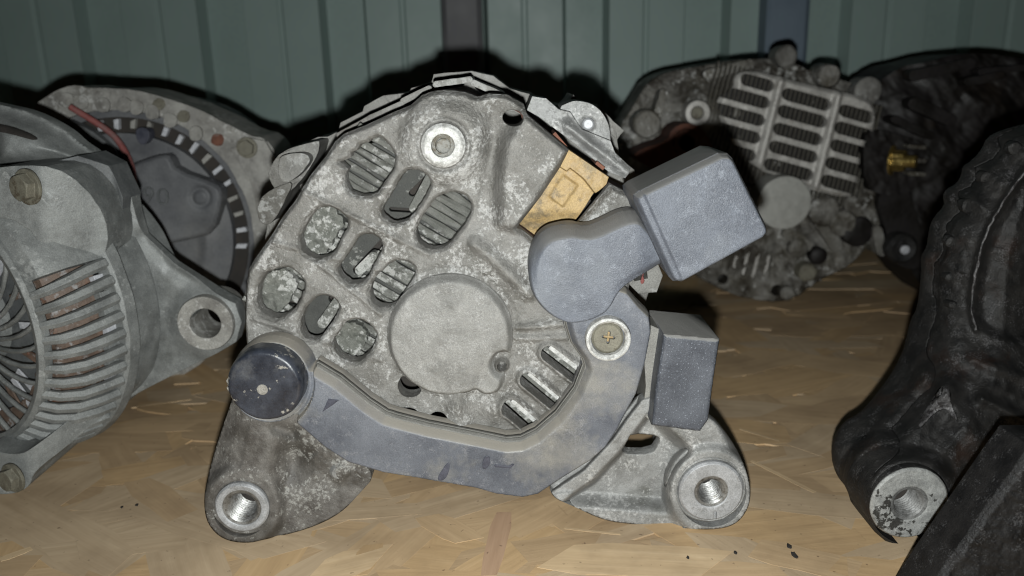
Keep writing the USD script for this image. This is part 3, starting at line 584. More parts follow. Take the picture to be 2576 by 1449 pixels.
    RB = part(A, 'right_lug', shell(list(smooth_loop([(1640, 990), (1700, 1020), (1783, 1046), (1830, 1090), (1870, 1160), (1890, 1228), (1884, 1280), (1850, 1322), (1790, 1334), (1715, 1328), (1600, 1320), (1518, 1310), (1440, 1272), (1385, 1250), (1380, 1200), (1480, 1120), (1560, 1040)], 2)), hr_, .0055, 4.0, [circ(1790, 1238, 88, 48), list(smooth_loop([(1588, 1090), (1658, 1096), (1660, 1113), (1640, 1143), (1560, 1141), (1578, 1110)], 1))]), 'cast_grey', smooth=50)
    boss(RB, 1790, 1238, 91, 103, 40, LY, .30, 'machined', 'cast_grey', ((1800, 1290), (1798, 1320), 4))
    # --- plastic wiring guard
    inner_e = [(787, 920), (852, 959), (926, 1019), (970, 1048), (996, 1056), (1074, 1076), (1193, 1099), (1273, 1116), (1309, 1113), (1346, 1095), (1398, 1051), (1445, 988), (1468, 931), (1463, 915), (1434, 874), (1421, 832), (1415, 800)]
    outer_e = [(1450, 740), (1540, 720), (1580, 733), (1611, 770), (1638, 796), (1643, 837), (1627, 921), (1606, 993), (1580, 1040), (1559, 1082), (1528, 1129), (1487, 1165), (1403, 1217), (1356, 1249), (1315, 1258), (1247, 1249), (1193, 1234), (1056, 1210), (961, 1195), (874, 1169), (813, 1130), (740, 1066)]
    g = shapely.Polygon(inner_e + outer_e).union(shapely.Polygon(circ(674, 968, 108, 48))).buffer(4).buffer(-8).buffer(4)
    GO = np.array(g.exterior.coords)[:-1]
    lip = [(p[0], p[1]) for p in inner_e]
    G0 = P - 0.0115
    def hg(U, V):
        d = -sd_poly(U, V, GO); dl = sd_line(U, V, lip)
        y = G0 + 0.0045 * (1 - ss(0, 9, d)) ** 2 + 0.0042 * (1 - ss(4, 24, dl))
        cc = np.hypot(U - 674, V - 968)
        y -= 0.001 * np.exp(-((cc - 102) / 5) ** 2)
        y += 0.003 * (1 - ss(112, 116, cc))
        y += 0.0005 * nz(U, V, .012, 31) + 0.00012 * nz(U, V, .2, 32)
        return y
    G = part(A, 'wiring_guard', relief(GO, G0, hg, P - 0.0005, 3.0), 'guard_plastic', smooth=40)
    lp = shapely.LineString(lip).buffer(9).intersection(g.buffer(-2)); lp = max(getattr(lp, 'geoms', [lp]), key=lambda q: q.area)
    # dust-filled lip, scuffs and the moulded mark
    def onguard(pts, name, mt, up=0.00022):
        part(G, name, relief(pts, G0, lambda U, V: hg(U, V) - up, P - 0.006, 2.5), mt, smooth=40)
    onguard(np.array(lp.simplify(.8).exterior.coords)[:-1], 'dusty_lip', 'guard_lip', 0.00018)
    onguard([(812, 1035), (826, 1003), (853, 1006), (838, 1018)], 'scuff', 'scuff_plastic')
    onguard(smooth_loop([(1098, 1208), (1112, 1180), (1131, 1158), (1131, 1185), (1118, 1208)]), 'scuff', 'scuff_plastic')
    onguard(smooth_loop([(1212, 1178), (1216, 1150), (1231, 1145), (1234, 1165), (1224, 1180)]), 'scuff', 'scuff_plastic')
    onguard([(1243, 1171), (1246, 1168), (1280, 1172), (1290, 1166), (1294, 1168), (1284, 1178), (1246, 1175)], 'moulded_mark', 'scuff_plastic')
    # screw through the guard
    B = part(G, 'bushing', lathe([(px_m(43, P), -.0022), (px_m(50, P), -.0034), (px_m(56, P), -.003), (px_m(58, P), -.0015), (px_m(58, P), .004), (px_m(43, P), .004)], 56, (un1(1528, 848, G0)[0], G0, un1(1528, 848, G0)[1])), 'oxide_white')
    scr = mf(disc(1528, 849, 43, G0, G0 - .0012, G0 + .004, 48, .0008))
    for a in (0.12, 0.12 + math.pi / 2):
        scr = scr - prism(capsule(1530 - 13 * math.cos(a), 846 - 13 * math.sin(a), 1530 + 13 * math.cos(a), 846 + 13 * math.sin(a), 3.6), G0, G0 - .003, G0 + .0006)
    part(B, 'screw', scr, 'zinc_bolt')
    part(B, 'recess_dust', join(*[prism(capsule(1530 - 10 * math.cos(a), 846 - 10 * math.sin(a), 1530 + 10 * math.cos(a), 846 + 10 * math.sin(a), 2.8), G0, G0 - .0006 + .0002 * (a > 1), G0 + .0004) for a in (0.12, 0.12 + math.pi / 2)]), 'tan_plastic')
    # black round cap
    cc = un1(664, 972, P - .0168); r = px_m(103, P - .0168)
    prof = [(0, .0), (r * .86, 0), (r * .90, .0001), (r * .935, .0004), (r * .965, .0010), (r * .988, .0020), (r, .0034), (r * 1.0, .011), (0, .011)]
    part(G, 'round_cap', noisy(lathe(prof, 72, (cc[0], P - .0168, cc[1])), .00018, 260, 3), 'rubber_cap', smooth=40)
    part(G, 'cap_dimple', disc(660, 980, 15, P - .0168, P - .01705, P - .0158, 24, .0001), 'mud')
    for px, py, rr in ((580, 962, 10), (588, 948, 7), (578, 978, 7)):
        c = un1(px, py, P - .0158); s = trimesh.creation.icosphere(2, px_m(rr, P)); s.vertices *= (1.1, .16, 1.2)
        s.apply_translation((c[0], P - .0156, c[1])); part(G, 'mud_lump', noisy(s, .0006, 900, int(px)), 'mud')
    # connector box at the right
    bf = [(1671, 842), (1812, 855), (1797, 952), (1783, 1058), (1762, 1088), (1640, 1072), (1653, 962)]
    by = P - 0.013
    part(A, 'connector_box', relief(bf, by, lambda U, V: by + 0.0012 * (1 - ss(0, 6, -sd_poly(U, V, bf))) ** 2 + .0003 * nz(U, V, .02, 41), by + 0.0285, 4.0), 'plug_fleck', smooth=30)
    part(A, 'box_web', prism([(1610, 800), (1680, 830), (1672, 900), (1648, 1062), (1612, 1030), (1620, 960)], P, P - 0.004, P + 0.010), 'guard_lip')
    # arm and plug
    arm = smooth_loop([(1351, 612), (1370, 594), (1389, 584), (1438, 574), (1470, 582), (1497, 580), (1594, 532), (1640, 560), (1700, 660), (1664, 680), (1601, 708), (1560, 735), (1535, 785), (1500, 806), (1466, 816), (1424, 819), (1372, 790), (1337, 742), (1328, 691), (1336, 645)], 2)
    ya = P - 0.0185
    def ha(U, V):
        d = -sd_poly(U, V, arm)
        y = ya + 0.007 * (1 - ss(0, 24, d)) * ss(760, 560, V) + 0.003 * (1 - ss(0, 8, d)) ** 2
        y += 0.0005 * nz(U, V, .012, 51) - 0.0005 * np.exp(-(np.hypot(U - 1410, V - 640) / 28) ** 2) + 0.0001 * nz(U, V, .3, 52)
        y += 0.0025 * ss(1600, 1680, U)
        return y
    AR = part(A, 'plug_arm', relief(arm, ya, ha, P - .003, 3.0), 'plug_plastic', smooth=40)
    pf = [(1598, 497), (1612, 485), (1815, 387), (1838, 388), (1852, 402), (1936, 572), (1938, 588), (1926, 604), (1722, 716), (1702, 718), (1690, 706), (1600, 512)]
    py = P - 0.0255
    def hp(U, V):
        d = -sd_poly(U, V, pf)
        y = py + 0.0042 * (1 - ss(0, 15, d)) ** 2
        y += 0.0009 * ss(22, 14, sd_line(U, V, [(1606, 500), (1700, 712)])) + 0.0006 * nz(U, V, .01, 61) + 0.0001 * nz(U, V, .3, 62)
        return y
    plug = relief(pf, py, hp, P + 0.002, 3.0)
    part(A, 'plug_cover', plug, 'plug_plastic', smooth=35)
    # small bracket with a red wire, under the plug
    K = part(A, 'terminal_bracket', prism([(1580, 722), (1600, 695), (1668, 676), (1684, 715), (1668, 758), (1620, 762)], P, P + .012, P + .03) - prism([(1596, 700), (1640, 690), (1645, 722), (1610, 730)], P, P, P + .02), 'frame_back')
    pa, pb = un1(1624, 690, P + .008), un1(1618, 735, P + .008)
    part(K, 'red_wire', tube([(pa[0], P + .014, pa[1]), ((pa[0] + pb[0]) / 2, P + .012, (pa[1] + pb[1]) / 2), (pb[0], P + .014, pb[1])], px_m(6, P), 8), 'red_wire')
    # drum of the body towards the back
    part(A, 'front_body', prism(circ(1150, 690, 420, 48), FY, FY + .03, FY + .075), 'frame_back')
near_alternator()


# ---------------------------------------------------------------- left: alternator seen from its vented end, at a slant
def xf(mesh, c, a):
    t = tm(mesh).copy(); co, si = math.cos(a), math.sin(a)
    T = np.eye(4); T[:3, :3] = np.array([[co, si, 0], [-si, co, 0], [0, 0, 1]]); T[:3, 3] = c
    t.apply_transform(T); return t
def sector(profile, a0, a1, n=24):
    """part of a turned shell between two angles (degrees, from +x towards +z)"""
    pr = np.asarray(profile, float); k = len(pr); an = np.radians(np.linspace(a0, a1, n))
    V = np.stack([np.outer(np.cos(an), pr[:, 0]), np.tile(pr[:, 1], (n, 1)), np.outer(np.sin(an), pr[:, 0])], -1).reshape(-1, 3); F = []
    for i in range(n - 1):
        for q in range(k):
            w = (q + 1) % k; F += [(i * k + q, (i + 1) * k + q, (i + 1) * k + w), (i * k + q, (i + 1) * k + w, i * k + w)]
    capt = trimesh.creation.triangulate_polygon(__import__('shapely').Polygon(pr), engine='earcut')
    cv, cf = capt
    idx = [int(np.argmin(np.hypot(*(pr - v).T))) for v in cv]
    for f in cf:
        F.append([idx[q] for q in f]); F.append([(n - 1) * k + idx[q] for q in f[::-1]])
    t = trimesh.Trimesh(V, F, process=False); t.fix_normals(); return t
def hexbolt(r, h, flange=1.3):
    a = [(r * math.cos(math.pi / 3 * q + .3), r * math.sin(math.pi / 3 * q + .3)) for q in range(6)]
    hx = mf(trimesh.util.concatenate([tm(prism_xz(a, -h, 0.0004))]))
    dome = mf(lathe([(0, -h - .0002), (r * .86, -h), (r * 1.02, -h + r * .14), (r * 1.02, .001), (0, .001)], 36))
    return join(hx ^ dome, lathe([(0, -.0008), (r * flange, -.0006), (r * flange, .0006), (0, .0006)], 36))
def left_alternator():
    Yc = 0.312; c2 = un1(-112, 815, Yc); C = np.array([c2[0], Yc, c2[1]]); a = math.radians(24)
    W = lambda mesh: xf(mesh, C, a)
    A = thing('alternator', 'grey alternator at the left edge showing copper windings between slanting slats', 'alternator', (C[0], C[1], 0))
    S = part(A, 'end_shield', W(sector([(.0495, .0), (.056, .003), (.0615, .012), (.0635, .026), (.060, .026), (.057, .013), (.050, .004)], 24, 200, 60)), 'left_grey')
    part(A, 'end_rim', W(lathe([(.0478, -.0012), (.0503, -.002), (.0518, -.0005), (.0515, .003), (.0480, .003)], 96)), 'left_grey')
    part(A, 'winding', W(noisy(lathe([(.040, .006), (.050, .0065), (.0545, .014), (.057, .024), (.050, .028), (.04, .028)], 120), .0013, 260, 5)), 'copper')
    part(A, 'rotor', W(lathe([(0, .012), (.046, .010), (.046, .03), (0, .03)], 48)), 'left_dark')
    for k in range(13):
        th = math.radians(19 - 6.6 * k)
        pts = [(r * math.cos(th + tw), y, r * math.sin(th + tw)) for r, y, tw in ((.0508, .0005, -.02), (.0560, .0045, -.01), (.0600, .0105, .01), (.0622, .018, .035), (.0632, .026, .055))]
        part(A, 'slat', W(noisy(tube(pts, [.0018, .0021, .0023, .0024, .0024], 6), .0003, 200, k)), 'left_grey')
        part(A, 'steel_strip', W(sector([(.0562 if k % 3 else .0570, .0215), (.0600, .0215), (.0600, .0265), (.057, .0265)], math.degrees(th) - 4.6, math.degrees(th) - .2, 4)), 'shiny_teeth' if k % 3 == 0 else 'left_grey')
    for k in range(15):
        th = math.radians(70 - 10.5 * k); sk = -0.38
        pts = [(r * math.cos(th + sk * (0.049 - r) / .03), .001 + .0015 * (.049 - r) / .03, r * math.sin(th + sk * (0.049 - r) / .03)) for r in np.linspace(.0485, .018, 6)]
        part(A, 'face_vane', W(tube(pts, .0010, 6)), 'left_grey')
        if k % 2 == 0 or k % 5 == 1:
            part(A, 'fan_blade', W(sector([(.03, .006), (.046, .006), (.046, .0068), (.03, .0068)], math.degrees(th) - 8, math.degrees(th) - 3, 4)), 'shiny_teeth' if k % 4 else 'copper')
    part(A, 'hub', W(lathe([(0, -.001), (.017, -.001), (.0195, .002), (.0195, .01), (0, .01)], 48)), 'left_grey')
    part(A, 'flange', W(noisy(lathe([(.058, .0255), (.0640, .0258), (.0652, .027), (.0652, .032), (.056, .034)], 96), .0004, 150, 6)), 'left_grey')
    part(A, 'stator', W(lathe([(.045, .033), (.0585, .034), (.0575, .05), (.045, .05)], 96)), 'left_grey')
    Fm = part(A, 'front_frame', W(noisy(lathe([(.01, .049), (.054, .049), (.055, .051), (.052, .07), (.01, .07)], 96), .0004, 150, 8)), 'left_grey')
    # bolt pad and its bolt, upper right
    def at(px, py, Y): q = un1(px, py, Y); return np.array([q[0], Y, q[1]])
    pad = relief(smooth_loop([(-40, 425), (60, 415), (130, 420), (180, 470), (225, 560), (232, 640), (200, 690), (120, 640), (60, 560), (-40, 540)], 1), .300, lambda U, V: .300 + .014 * ss(90, 260, U) + .0005 * meshkit.fbm(np.stack([U * .05, V * .05, 0 * U], -1), 3), .335, 5)
    part(A, 'bolt_pad', pad, 'left_grey')
    sh_ = list(smooth_loop([(-60, 250), (0, 264), (60, 276), (110, 296), (170, 330), (202, 362), (240, 384), (276, 436), (296, 480), (280, 520), (250, 475), (215, 430), (120, 440), (-60, 470)], 2))
    SHD = part(A, 'upper_shoulder', shell(sh_, lambda U, V: .322 + .016 * (1 - ss(0, 90, -sd_poly(U, V, sh_))) ** 1.5 + .0006 * meshkit.fbm(np.stack([U * .04, V * .04, 0 * U], -1), 3), .007, 5), 'left_grey', smooth=50)
    part(SHD, 'slot', shell(list(smooth_loop([(-30, 308), (30, 318), (85, 342), (92, 356), (40, 340), (-30, 326)])), lambda U, V: .322 + .016 * (1 - ss(0, 90, -sd_poly(U, V, sh_))) ** 1.5 - .0006, .002, 4), 'inner_dark')
    part(A, 'side_block', relief([(110, 415), (205, 390), (262, 420), (300, 500), (296, 560), (285, 650), (240, 640), (215, 540), (165, 450)], .325, lambda U, V: .318 + .012 * ss(150, 290, U) - .002 * ss(262, 285, U - .15 * (V - 400)), .345, 5), 'left_dark')
    bq = at(70, 470, .298); part(A, 'bolt', xf(hexbolt(.0052, .004), bq, a), 'zinc_bolt')
    bq2 = at(33, 1202, .286); part(A, 'bolt', xf(hexbolt(.0046, .0036), bq2, a), 'zinc_bolt')
    part(A, 'bolt_ear', relief(smooth_loop([(-60, 1120), (40, 1150), (95, 1120), (180, 1050), (230, 1010), (240, 1060), (150, 1140), (80, 1190), (75, 1225), (30, 1245), (-60, 1240)], 2), .290, lambda U, V: .290 + .03 * ss(60, 260, U), .335, 5), 'left_grey')
    # lug with its plain bore
    LYl = .335
    lug = [(290, 560), (305, 480), (326, 488), (336, 540), (352, 596), (430, 668), (540, 738), (590, 765), (606, 812), (592, 862), (545, 890), (300, 1015), (215, 1075), (180, 1060), (250, 900), (290, 740)]
    hole = prism(circ(521, 811, 41, 32, 38), LYl, .2, .5)
    Lg = part(A, 'mounting_lug', relief(lug, LYl, lambda U, V: LYl + .0025 - .004 * np.exp(-(np.hypot(U - 520, V - 812) / 88) ** 6) + .002 * np.exp(-(sd_line(U, V, [(350, 600), (420, 680), (545, 765)]) / 16) ** 2) - .003 * (1 - ss(300, 360, U)) + .0006 * meshkit.fbm(np.stack([U * .03, V * .03, 0 * U], -1), 3), LYl + .009, 5, [hole]), 'left_grey', smooth=40)
    cc = un1(521, 810, LYl); B = px_m(41, LYl); R = px_m(74, LYl)
    part(Lg, 'bushing', lathe([(B, LYl - .0022), (R * .97, LYl - .0026), (R, LYl - .0018), (R, LYl + .004), (R * .9, LYl + .02), (B, LYl + .02)], 56, (cc[0], 0, cc[1])), 'frame_far')
left_alternator()

# ---------------------------------------------------------------- left, behind: alternator with a slotted plastic fan
def fan_alternator():
    Y = 0.435; c = (312, 600)
    q = un1(*c, Y); A = thing('alternator', 'dusty alternator with red wire and ring of bright slots, behind the left-edge one', 'alternator', (q[0], Y, 0))
    outer = smooth_loop([(100, 262), (132, 238), (172, 219), (205, 214), (235, 222), (280, 222), (345, 224), (420, 243), (500, 272), (580, 310), (630, 338), (672, 345), (700, 385), (706, 440), (700, 490), (690, 560), (660, 700), (600, 820), (480, 940), (300, 1000), (120, 900), (20, 700), (20, 420), (80, 300)], 1)
    ring = prism(outer, Y, Y - .004, Y + .03) - prism(circ(300, 615, 345, 60, 340), Y, .3, Y + .012)
    F = part(A, 'frame', noisy(ring, .0006, 120, 4, .008), 'frame_far')
    for k, (x, y) in enumerate(((270, 262), (322, 262), (352, 268), (392, 280), (436, 300), (500, 332), (215, 255), (180, 250))):
        part(F, 'frame_tooth', noisy(prism(smooth_loop([(x - 15, y - 18), (x + 17, y - 16), (x + 20, y + 14), (x, y + 22), (x - 16, y + 12)]), Y, Y - .0055, Y), .0007, 200, k, .004), 'frame_far')
    for k, (x, y) in enumerate(((408, 262), (470, 292), (555, 350))):
        part(F, 'rust_patch', noisy(prism(smooth_loop(circ(x, y, 17, 7)), Y, Y - .005, Y), .0006, 300, k, .005), 'rust' if k == 2 else 'zinc_bolt')
    part(F, 'mounting_face', relief([(590, 372), (640, 345), (675, 352), (700, 395), (700, 470), (690, 520), (655, 525), (640, 450)], Y, lambda U, V: Y - .007 + .001 * meshkit.fbm(np.stack([U * .04, V * .04, 0 * U], -1), 3), Y, 5), 'frame_far')
    bq = un1(620, 372, Y - .008); part(F, 'bolt', xf(hexbolt(.0042, .003), (bq[0], Y - .007, bq[1]), 0), 'zinc_bolt')
    part(A, 'slot_ring', prism(circ(302, 612, 342, 72, 336), Y, Y + .004, Y + .02), 'inner_dark')
    part(A, 'outer_rim', prism(circ(302, 612, 345, 72, 338), Y, Y - .001, Y + .006) - prism(circ(302, 612, 326, 72, 318), Y, .3, .6), 'fan_plastic')
    part(A, 'fan_disc', relief(circ(302, 612, 286, 72, 278), Y, lambda U, V: Y - .004 + .003 * (np.hypot(U - 302, V - 612) / 286) ** 4 - .0015 * np.exp(-((np.hypot(U - 302, V - 612) - 225) / 14) ** 2), Y + .02, 6), 'fan_plastic')
    n = 46
    for k in range(n):
        th = 2 * math.pi * k / n + .03; ca, sa = math.cos(th), math.sin(th)
        if not (-105 < math.degrees(math.atan2(sa, ca)) < 8): continue
        rad = [(302 + r * (math.cos(th + d_)), 612 + .98 * r * math.sin(th + d_)) for r, d_ in ((291 + RNG.uniform(-3, 5), -.020), (322 - RNG.uniform(0, 9), -.022), (322 - RNG.uniform(0, 9), .022 - RNG.uniform(0, .012)), (291 + RNG.uniform(-3, 5), .018))]
        part(A, 'slot_bar', prism(rad, Y, Y + .001, Y + .006), 'shiny_teeth' if RNG.random() < .75 else 'frame_far')
    plate = smooth_loop([(300, 430), (347, 405), (408, 386), (427, 396), (440, 428), (540, 462), (556, 480), (556, 510), (530, 592), (470, 606), (404, 618), (369, 594), (320, 560), (290, 500)], 1)
    Cv = part(A, 'cover_plate', relief(plate, Y - .012, lambda U, V: Y - .012 + .002 * (1 - ss(0, 10, -sd_poly(U, V, plate))) ** 2 + .0015 * np.exp(-((np.hypot(U - 503, V - 497) - 22) / 6) ** 2) + .003 * ss(400, 520, U) * ss(520, 600, V), Y - .002, 4), 'fan_plastic', smooth=40)
    t = meshkit.text_mesh('90', px_m(40, Y - .012), 0.0011); v = t.vertices.copy()
    rot = np.radians(-8); tx = v[:, 0] * math.cos(rot) - v[:, 1] * math.sin(rot); tz = v[:, 0] * math.sin(rot) + v[:, 1] * math.cos(rot)
    o = un1(357, 508, Y - .012); t.vertices = np.stack([o[0] + tx, Y - .0131 + (0.0011 - v[:, 2]) , o[1] + tz], -1); t.invert() if t.volume < 0 else None
    part(Cv, 'raised_number', t, 'left_dark')
    part(A, 'pivot', prism(smooth_loop([(355, 320), (385, 318), (392, 345), (375, 365), (358, 350)]), Y, Y - .007, Y), 'scuff_plastic')
    wp = [(176, 268, -.012), (215, 292, -.011), (262, 322, -.010), (295, 352, -.010), (320, 392, -.012), (333, 430, -.014), (336, 462, -.012)]
    P3 = np.array([(*un1(x, y, Y + d_), Y + d_) for x, y, d_ in wp])[:, [0, 2, 1]]
    from scipy.interpolate import CubicSpline
    cs = CubicSpline(np.linspace(0, 1, len(P3)), P3); part(A, 'red_wire', tube(cs(np.linspace(0, 1, 28)), .0017, 10), 'red_wire')
    part(A, 'wire_guide', prism([(190, 300), (250, 330), (300, 370), (322, 410), (330, 450), (280, 470), (240, 420), (180, 340)], Y, Y - .0065, Y), 'left_dark')
    part(A, 'rear_body', prism(circ(302, 612, 360, 48), Y, Y + .03, Y + .08), 'left_dark')
    part(A, 'foot', prism([(200, 900), (420, 900), (430, 960), (200, 960)], Y, Y, Y + .03), 'left_dark')
fan_alternator()

# ---------------------------------------------------------------- right, behind: alternator with a grille
def grille_alternator():
    Y = 0.535
    q = un1(1960, 500, Y); A = thing('alternator', 'alternator with a pale barred grille, round disc and brass terminal, behind the grey plug', 'alternator', (q[0], Y, 0))
    N = lambda U, V, s=.03, k=0: meshkit.fbm(np.stack([U * s, V * s, 0 * U + k], -1), 4) - .5
    body = smooth_loop(cH((100, 560), (110, 500), (150, 430), (205, 345), (245, 275), (340, 225), (480, 200), (600, 180), (720, 162), (830, 158), (930, 170), (1040, 225), (1130, 230), (1200, 275), (1300, 290), (1350, 345), (1352, 430), (1400, 500), (1420, 640), (1400, 820), (1340, 1000), (1230, 1150), (1060, 1240), (930, 1332), (800, 1342), (650, 1312), (480, 1225), (250, 1100), (110, 800)), 1)
    c0 = (1960, 480)
    part(A, 'rear_housing', relief(body, Y, lambda U, V: Y + .012 * np.clip(np.hypot(U - c0[0], V - c0[1]) / 330 - .72, 0, 1) ** 1.2 * 2.2 + .006 * N(U, V, .02) + .003 * N(U, V, .07, 3) - .006 * np.exp(-(np.hypot(U - 1755, V - 284) / 55) ** 4), Y + .05, 4.5,
         [prism(circ(*cH((595, 1228))[0], 13, 20), Y, .4, .62), prism(circ(*cH((852, 1280))[0], 15, 20), Y, .4, .62), prism(capsule(*cH((330, 405))[0], *cH((400, 400))[0], 12), Y, .4, Y + .008), prism(capsule(*cH((300, 300))[0], *cH((325, 320))[0], 12), Y, .4, Y + .01)]), 'right_cast', smooth=45)
    lg = cH((472, 425))[0]; lc = un1(*lg, Y - .012)
    part(A, 'through_bolt_seat', lathe([(px_m(15, Y), Y - .0115), (px_m(18, Y), Y - .0125), (px_m(29, Y), Y - .0122), (px_m(31, Y), Y - .011), (px_m(31, Y), Y), (px_m(15, Y), Y)], 40, (lc[0], 0, lc[1])), 'right_bright')
    part(A, 'through_bolt', disc(*lg, 14, Y - .012, Y - .0105, Y, 24), 'zinc_bolt')
    # grille
    gp = smooth_loop(cH((655, 245), (690, 225), (760, 222), (870, 250), (1000, 285), (1150, 318), (1270, 345), (1330, 385), (1340, 450), (1330, 520), (1270, 600), (1240, 830), (1150, 830), (1030, 800), (900, 740), (760, 700), (640, 560), (575, 440), (570, 345), (650, 310)), 1)
    o = np.array([1965.0, 195.0]); u = np.array([145.0, 40.0]); u /= np.linalg.norm(u); v = np.array([-60.0, 235.0]); v /= np.linalg.norm(v)
    rows = [22, 66, 112, 158, 204, 250]
    cuts = []
    for i, r in enumerate(rows):
        for s0, s1, dv in ((-175, -15, 6), (15, 136, 14), (164, 300, 16)):
            if i == 0 and s0 < 0: s0 = -95
            if s0 > 160: s1 = 250 if i == 0 else 262
            a_, b_ = o + u * (s0 + 13) + v * (r + dv), o + u * (s1 - 13) + v * (r + dv)
            cuts.append(prism(capsule(*a_, *b_, 15.5), Y - .012, .4, .62))
    gd = lambda U, V: Y - .012 + .0025 * (1 - ss(0, 10, -sd_poly(U, V, gp))) - .003 * np.maximum(np.exp(-(sd_line(U, V, [tuple(o), tuple(o + v * 262)]) / 9) ** 4), np.exp(-(sd_line(U, V, [tuple(o + u * 150), tuple(o + u * 150 + v * 270)]) / 9) ** 4)) + .001 * N(U, V, .05)
    G = part(A, 'grille', relief(gp, Y - .012, gd, Y - .007, 3.5, cuts), 'right_bright', smooth=40)
    ribs = []
    for k in range(-14, 24):
        a_, b_ = o + u * (k * 11.5) + v * 2, o + u * (k * 11.5) + v * 272
        ribs.append(prism(capsule(*a_, *b_, 1.7, 3), Y - .005, Y - .0042, Y))
    part(G, 'cooling_fins', join(*ribs), 'fin_dark', kind='stuff')
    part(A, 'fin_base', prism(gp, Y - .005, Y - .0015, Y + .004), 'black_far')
    dsc = cH((893, 860))[0]
    dc = un1(*dsc, Y - .022); R = px_m(69, Y - .022)
    part(A, 'bearing_disc', noisy(lathe([(0, -.0006), (R * .9, 0), (R * .98, .0006), (R, .002), (R, .022), (0, .022)], 64, (dc[0], Y - .022, dc[1])), .0002, 200, 2), 'right_disc')
    # brass stud and nut on a dark terminal block
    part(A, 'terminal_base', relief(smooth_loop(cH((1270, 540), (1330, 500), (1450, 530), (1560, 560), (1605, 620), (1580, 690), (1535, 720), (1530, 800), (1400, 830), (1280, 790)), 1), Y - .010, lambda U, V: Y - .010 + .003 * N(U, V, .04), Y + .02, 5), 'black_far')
    st = cH((1440, 660))[0]; sc = un1(*st, Y - .02); T = np.eye(4); T[:3, :3] = trimesh.transformations.rotation_matrix(math.radians(50), (0, 0, 1))[:3, :3]
    nut = hexbolt(px_m(26, Y), .008, 1.4); nut.apply_transform(T); nut.apply_translation((sc[0], Y - .012, sc[1])); part(A, 'brass_nut', nut, 'brass')
    sd = trimesh.creation.cylinder(px_m(15, Y), .014, sections=20); sd.apply_transform(trimesh.transformations.rotation_matrix(math.pi / 2, (1, 0, 0))); sd.apply_transform(T); sd.apply_translation((sc[0] + .0045, Y - .019, sc[1])); part(A, 'brass_stud', sd, 'brass')
    # lower slots, bosses and clutter
    for k, (x, y, x2, y2) in enumerate(((640, 1190, 662, 1110), (690, 1200, 715, 1100), (738, 1212, 765, 1105), (790, 1222, 815, 1120))):
        a_, b_ = cH((x, y))[0], cH((x2, y2))[0]
        part(A, 'lower_slot_rim', prism(capsule(*a_, *b_, 12), Y, Y - .002, Y + .004) - prism(capsule(*a_, *b_, 7), Y, .4, .6), 'right_cast')
        part(A, 'slot_shine', prism(capsule(*a_, *b_, 3.5), Y, Y - .0005, Y + .004), 'right_bright')
    for k, (x, y, r, dy, mt) in enumerate(((1010, 1200, 24, .012, 'zinc_bolt'), (905, 150, 27, .006, 'frame_back'), (1110, 245, 30, .008, 'right_cast'), (1300, 320, 34, .008, 'frame_back'), (960, 1080, 26, .006, 'right_cast'), (1180, 960, 34, .008, 'right_cast'), (1060, 1120, 22, .009, 'black_far'), (1090, 900, 40, .006, 'right_cast'), (1250, 1000, 40, .008, 'black_far'), (910, 1300, 20, .006, 'right_cast'), (230, 480, 36, .008, 'right_cast'))):
        p_ = cH((x, y))[0]; part(A, 'boss', noisy(disc(*p_, r, Y - dy, Y - dy, Y + .01, 28, .0015), .0009, 160, k), mt)
    for x, y, x2, y2, r, dy in ((1200, 860, 1240, 980, 20, .006), (1310, 980, 1330, 1080, 12, .01), (1050, 940, 1130, 1060, 16, .004), (900, 1000, 990, 1060, 14, .004), (300, 330, 270, 430, 10, .006), (520, 240, 720, 190, 12, .001)):
        a_, b_ = cH((x, y))[0], cH((x2, y2))[0]; part(A, 'rib', noisy(prism(capsule(*a_, *b_, r), Y, Y - dy, Y + .01), .0008, 160, x, .006), 'right_cast')
    ra, rb = cH((1470, 1085))[0], cH((1400, 850))[0]
    part(A, 'bracket_arm', noisy(prism(capsule(*ra, *rb, 42), Y, Y - .008, Y + .012), .0008, 120, 3, .008), 'black_far')
    rc = un1(*ra, Y - .02); R = px_m(38, Y)
    part(A, 'roller', lathe([(0, Y - .0205), (R * .28, Y - .0205), (R * .36, Y - .018), (R * .8, Y - .0195), (R, Y - .017), (R, Y), (0, Y)], 40, (rc[0], 0, rc[1])), 'black_oily')
    part(A, 'roller_pin', disc(*ra, 12, Y - .02, Y - .0225, Y - .02, 24, .001), 'shiny_teeth')
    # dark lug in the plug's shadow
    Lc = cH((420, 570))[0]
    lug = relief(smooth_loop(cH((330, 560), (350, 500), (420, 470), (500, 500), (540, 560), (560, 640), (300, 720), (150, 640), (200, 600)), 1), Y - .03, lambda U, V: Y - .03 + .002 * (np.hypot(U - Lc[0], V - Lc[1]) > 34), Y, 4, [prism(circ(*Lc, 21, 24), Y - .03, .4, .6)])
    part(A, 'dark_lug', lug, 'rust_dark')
grille_alternator()

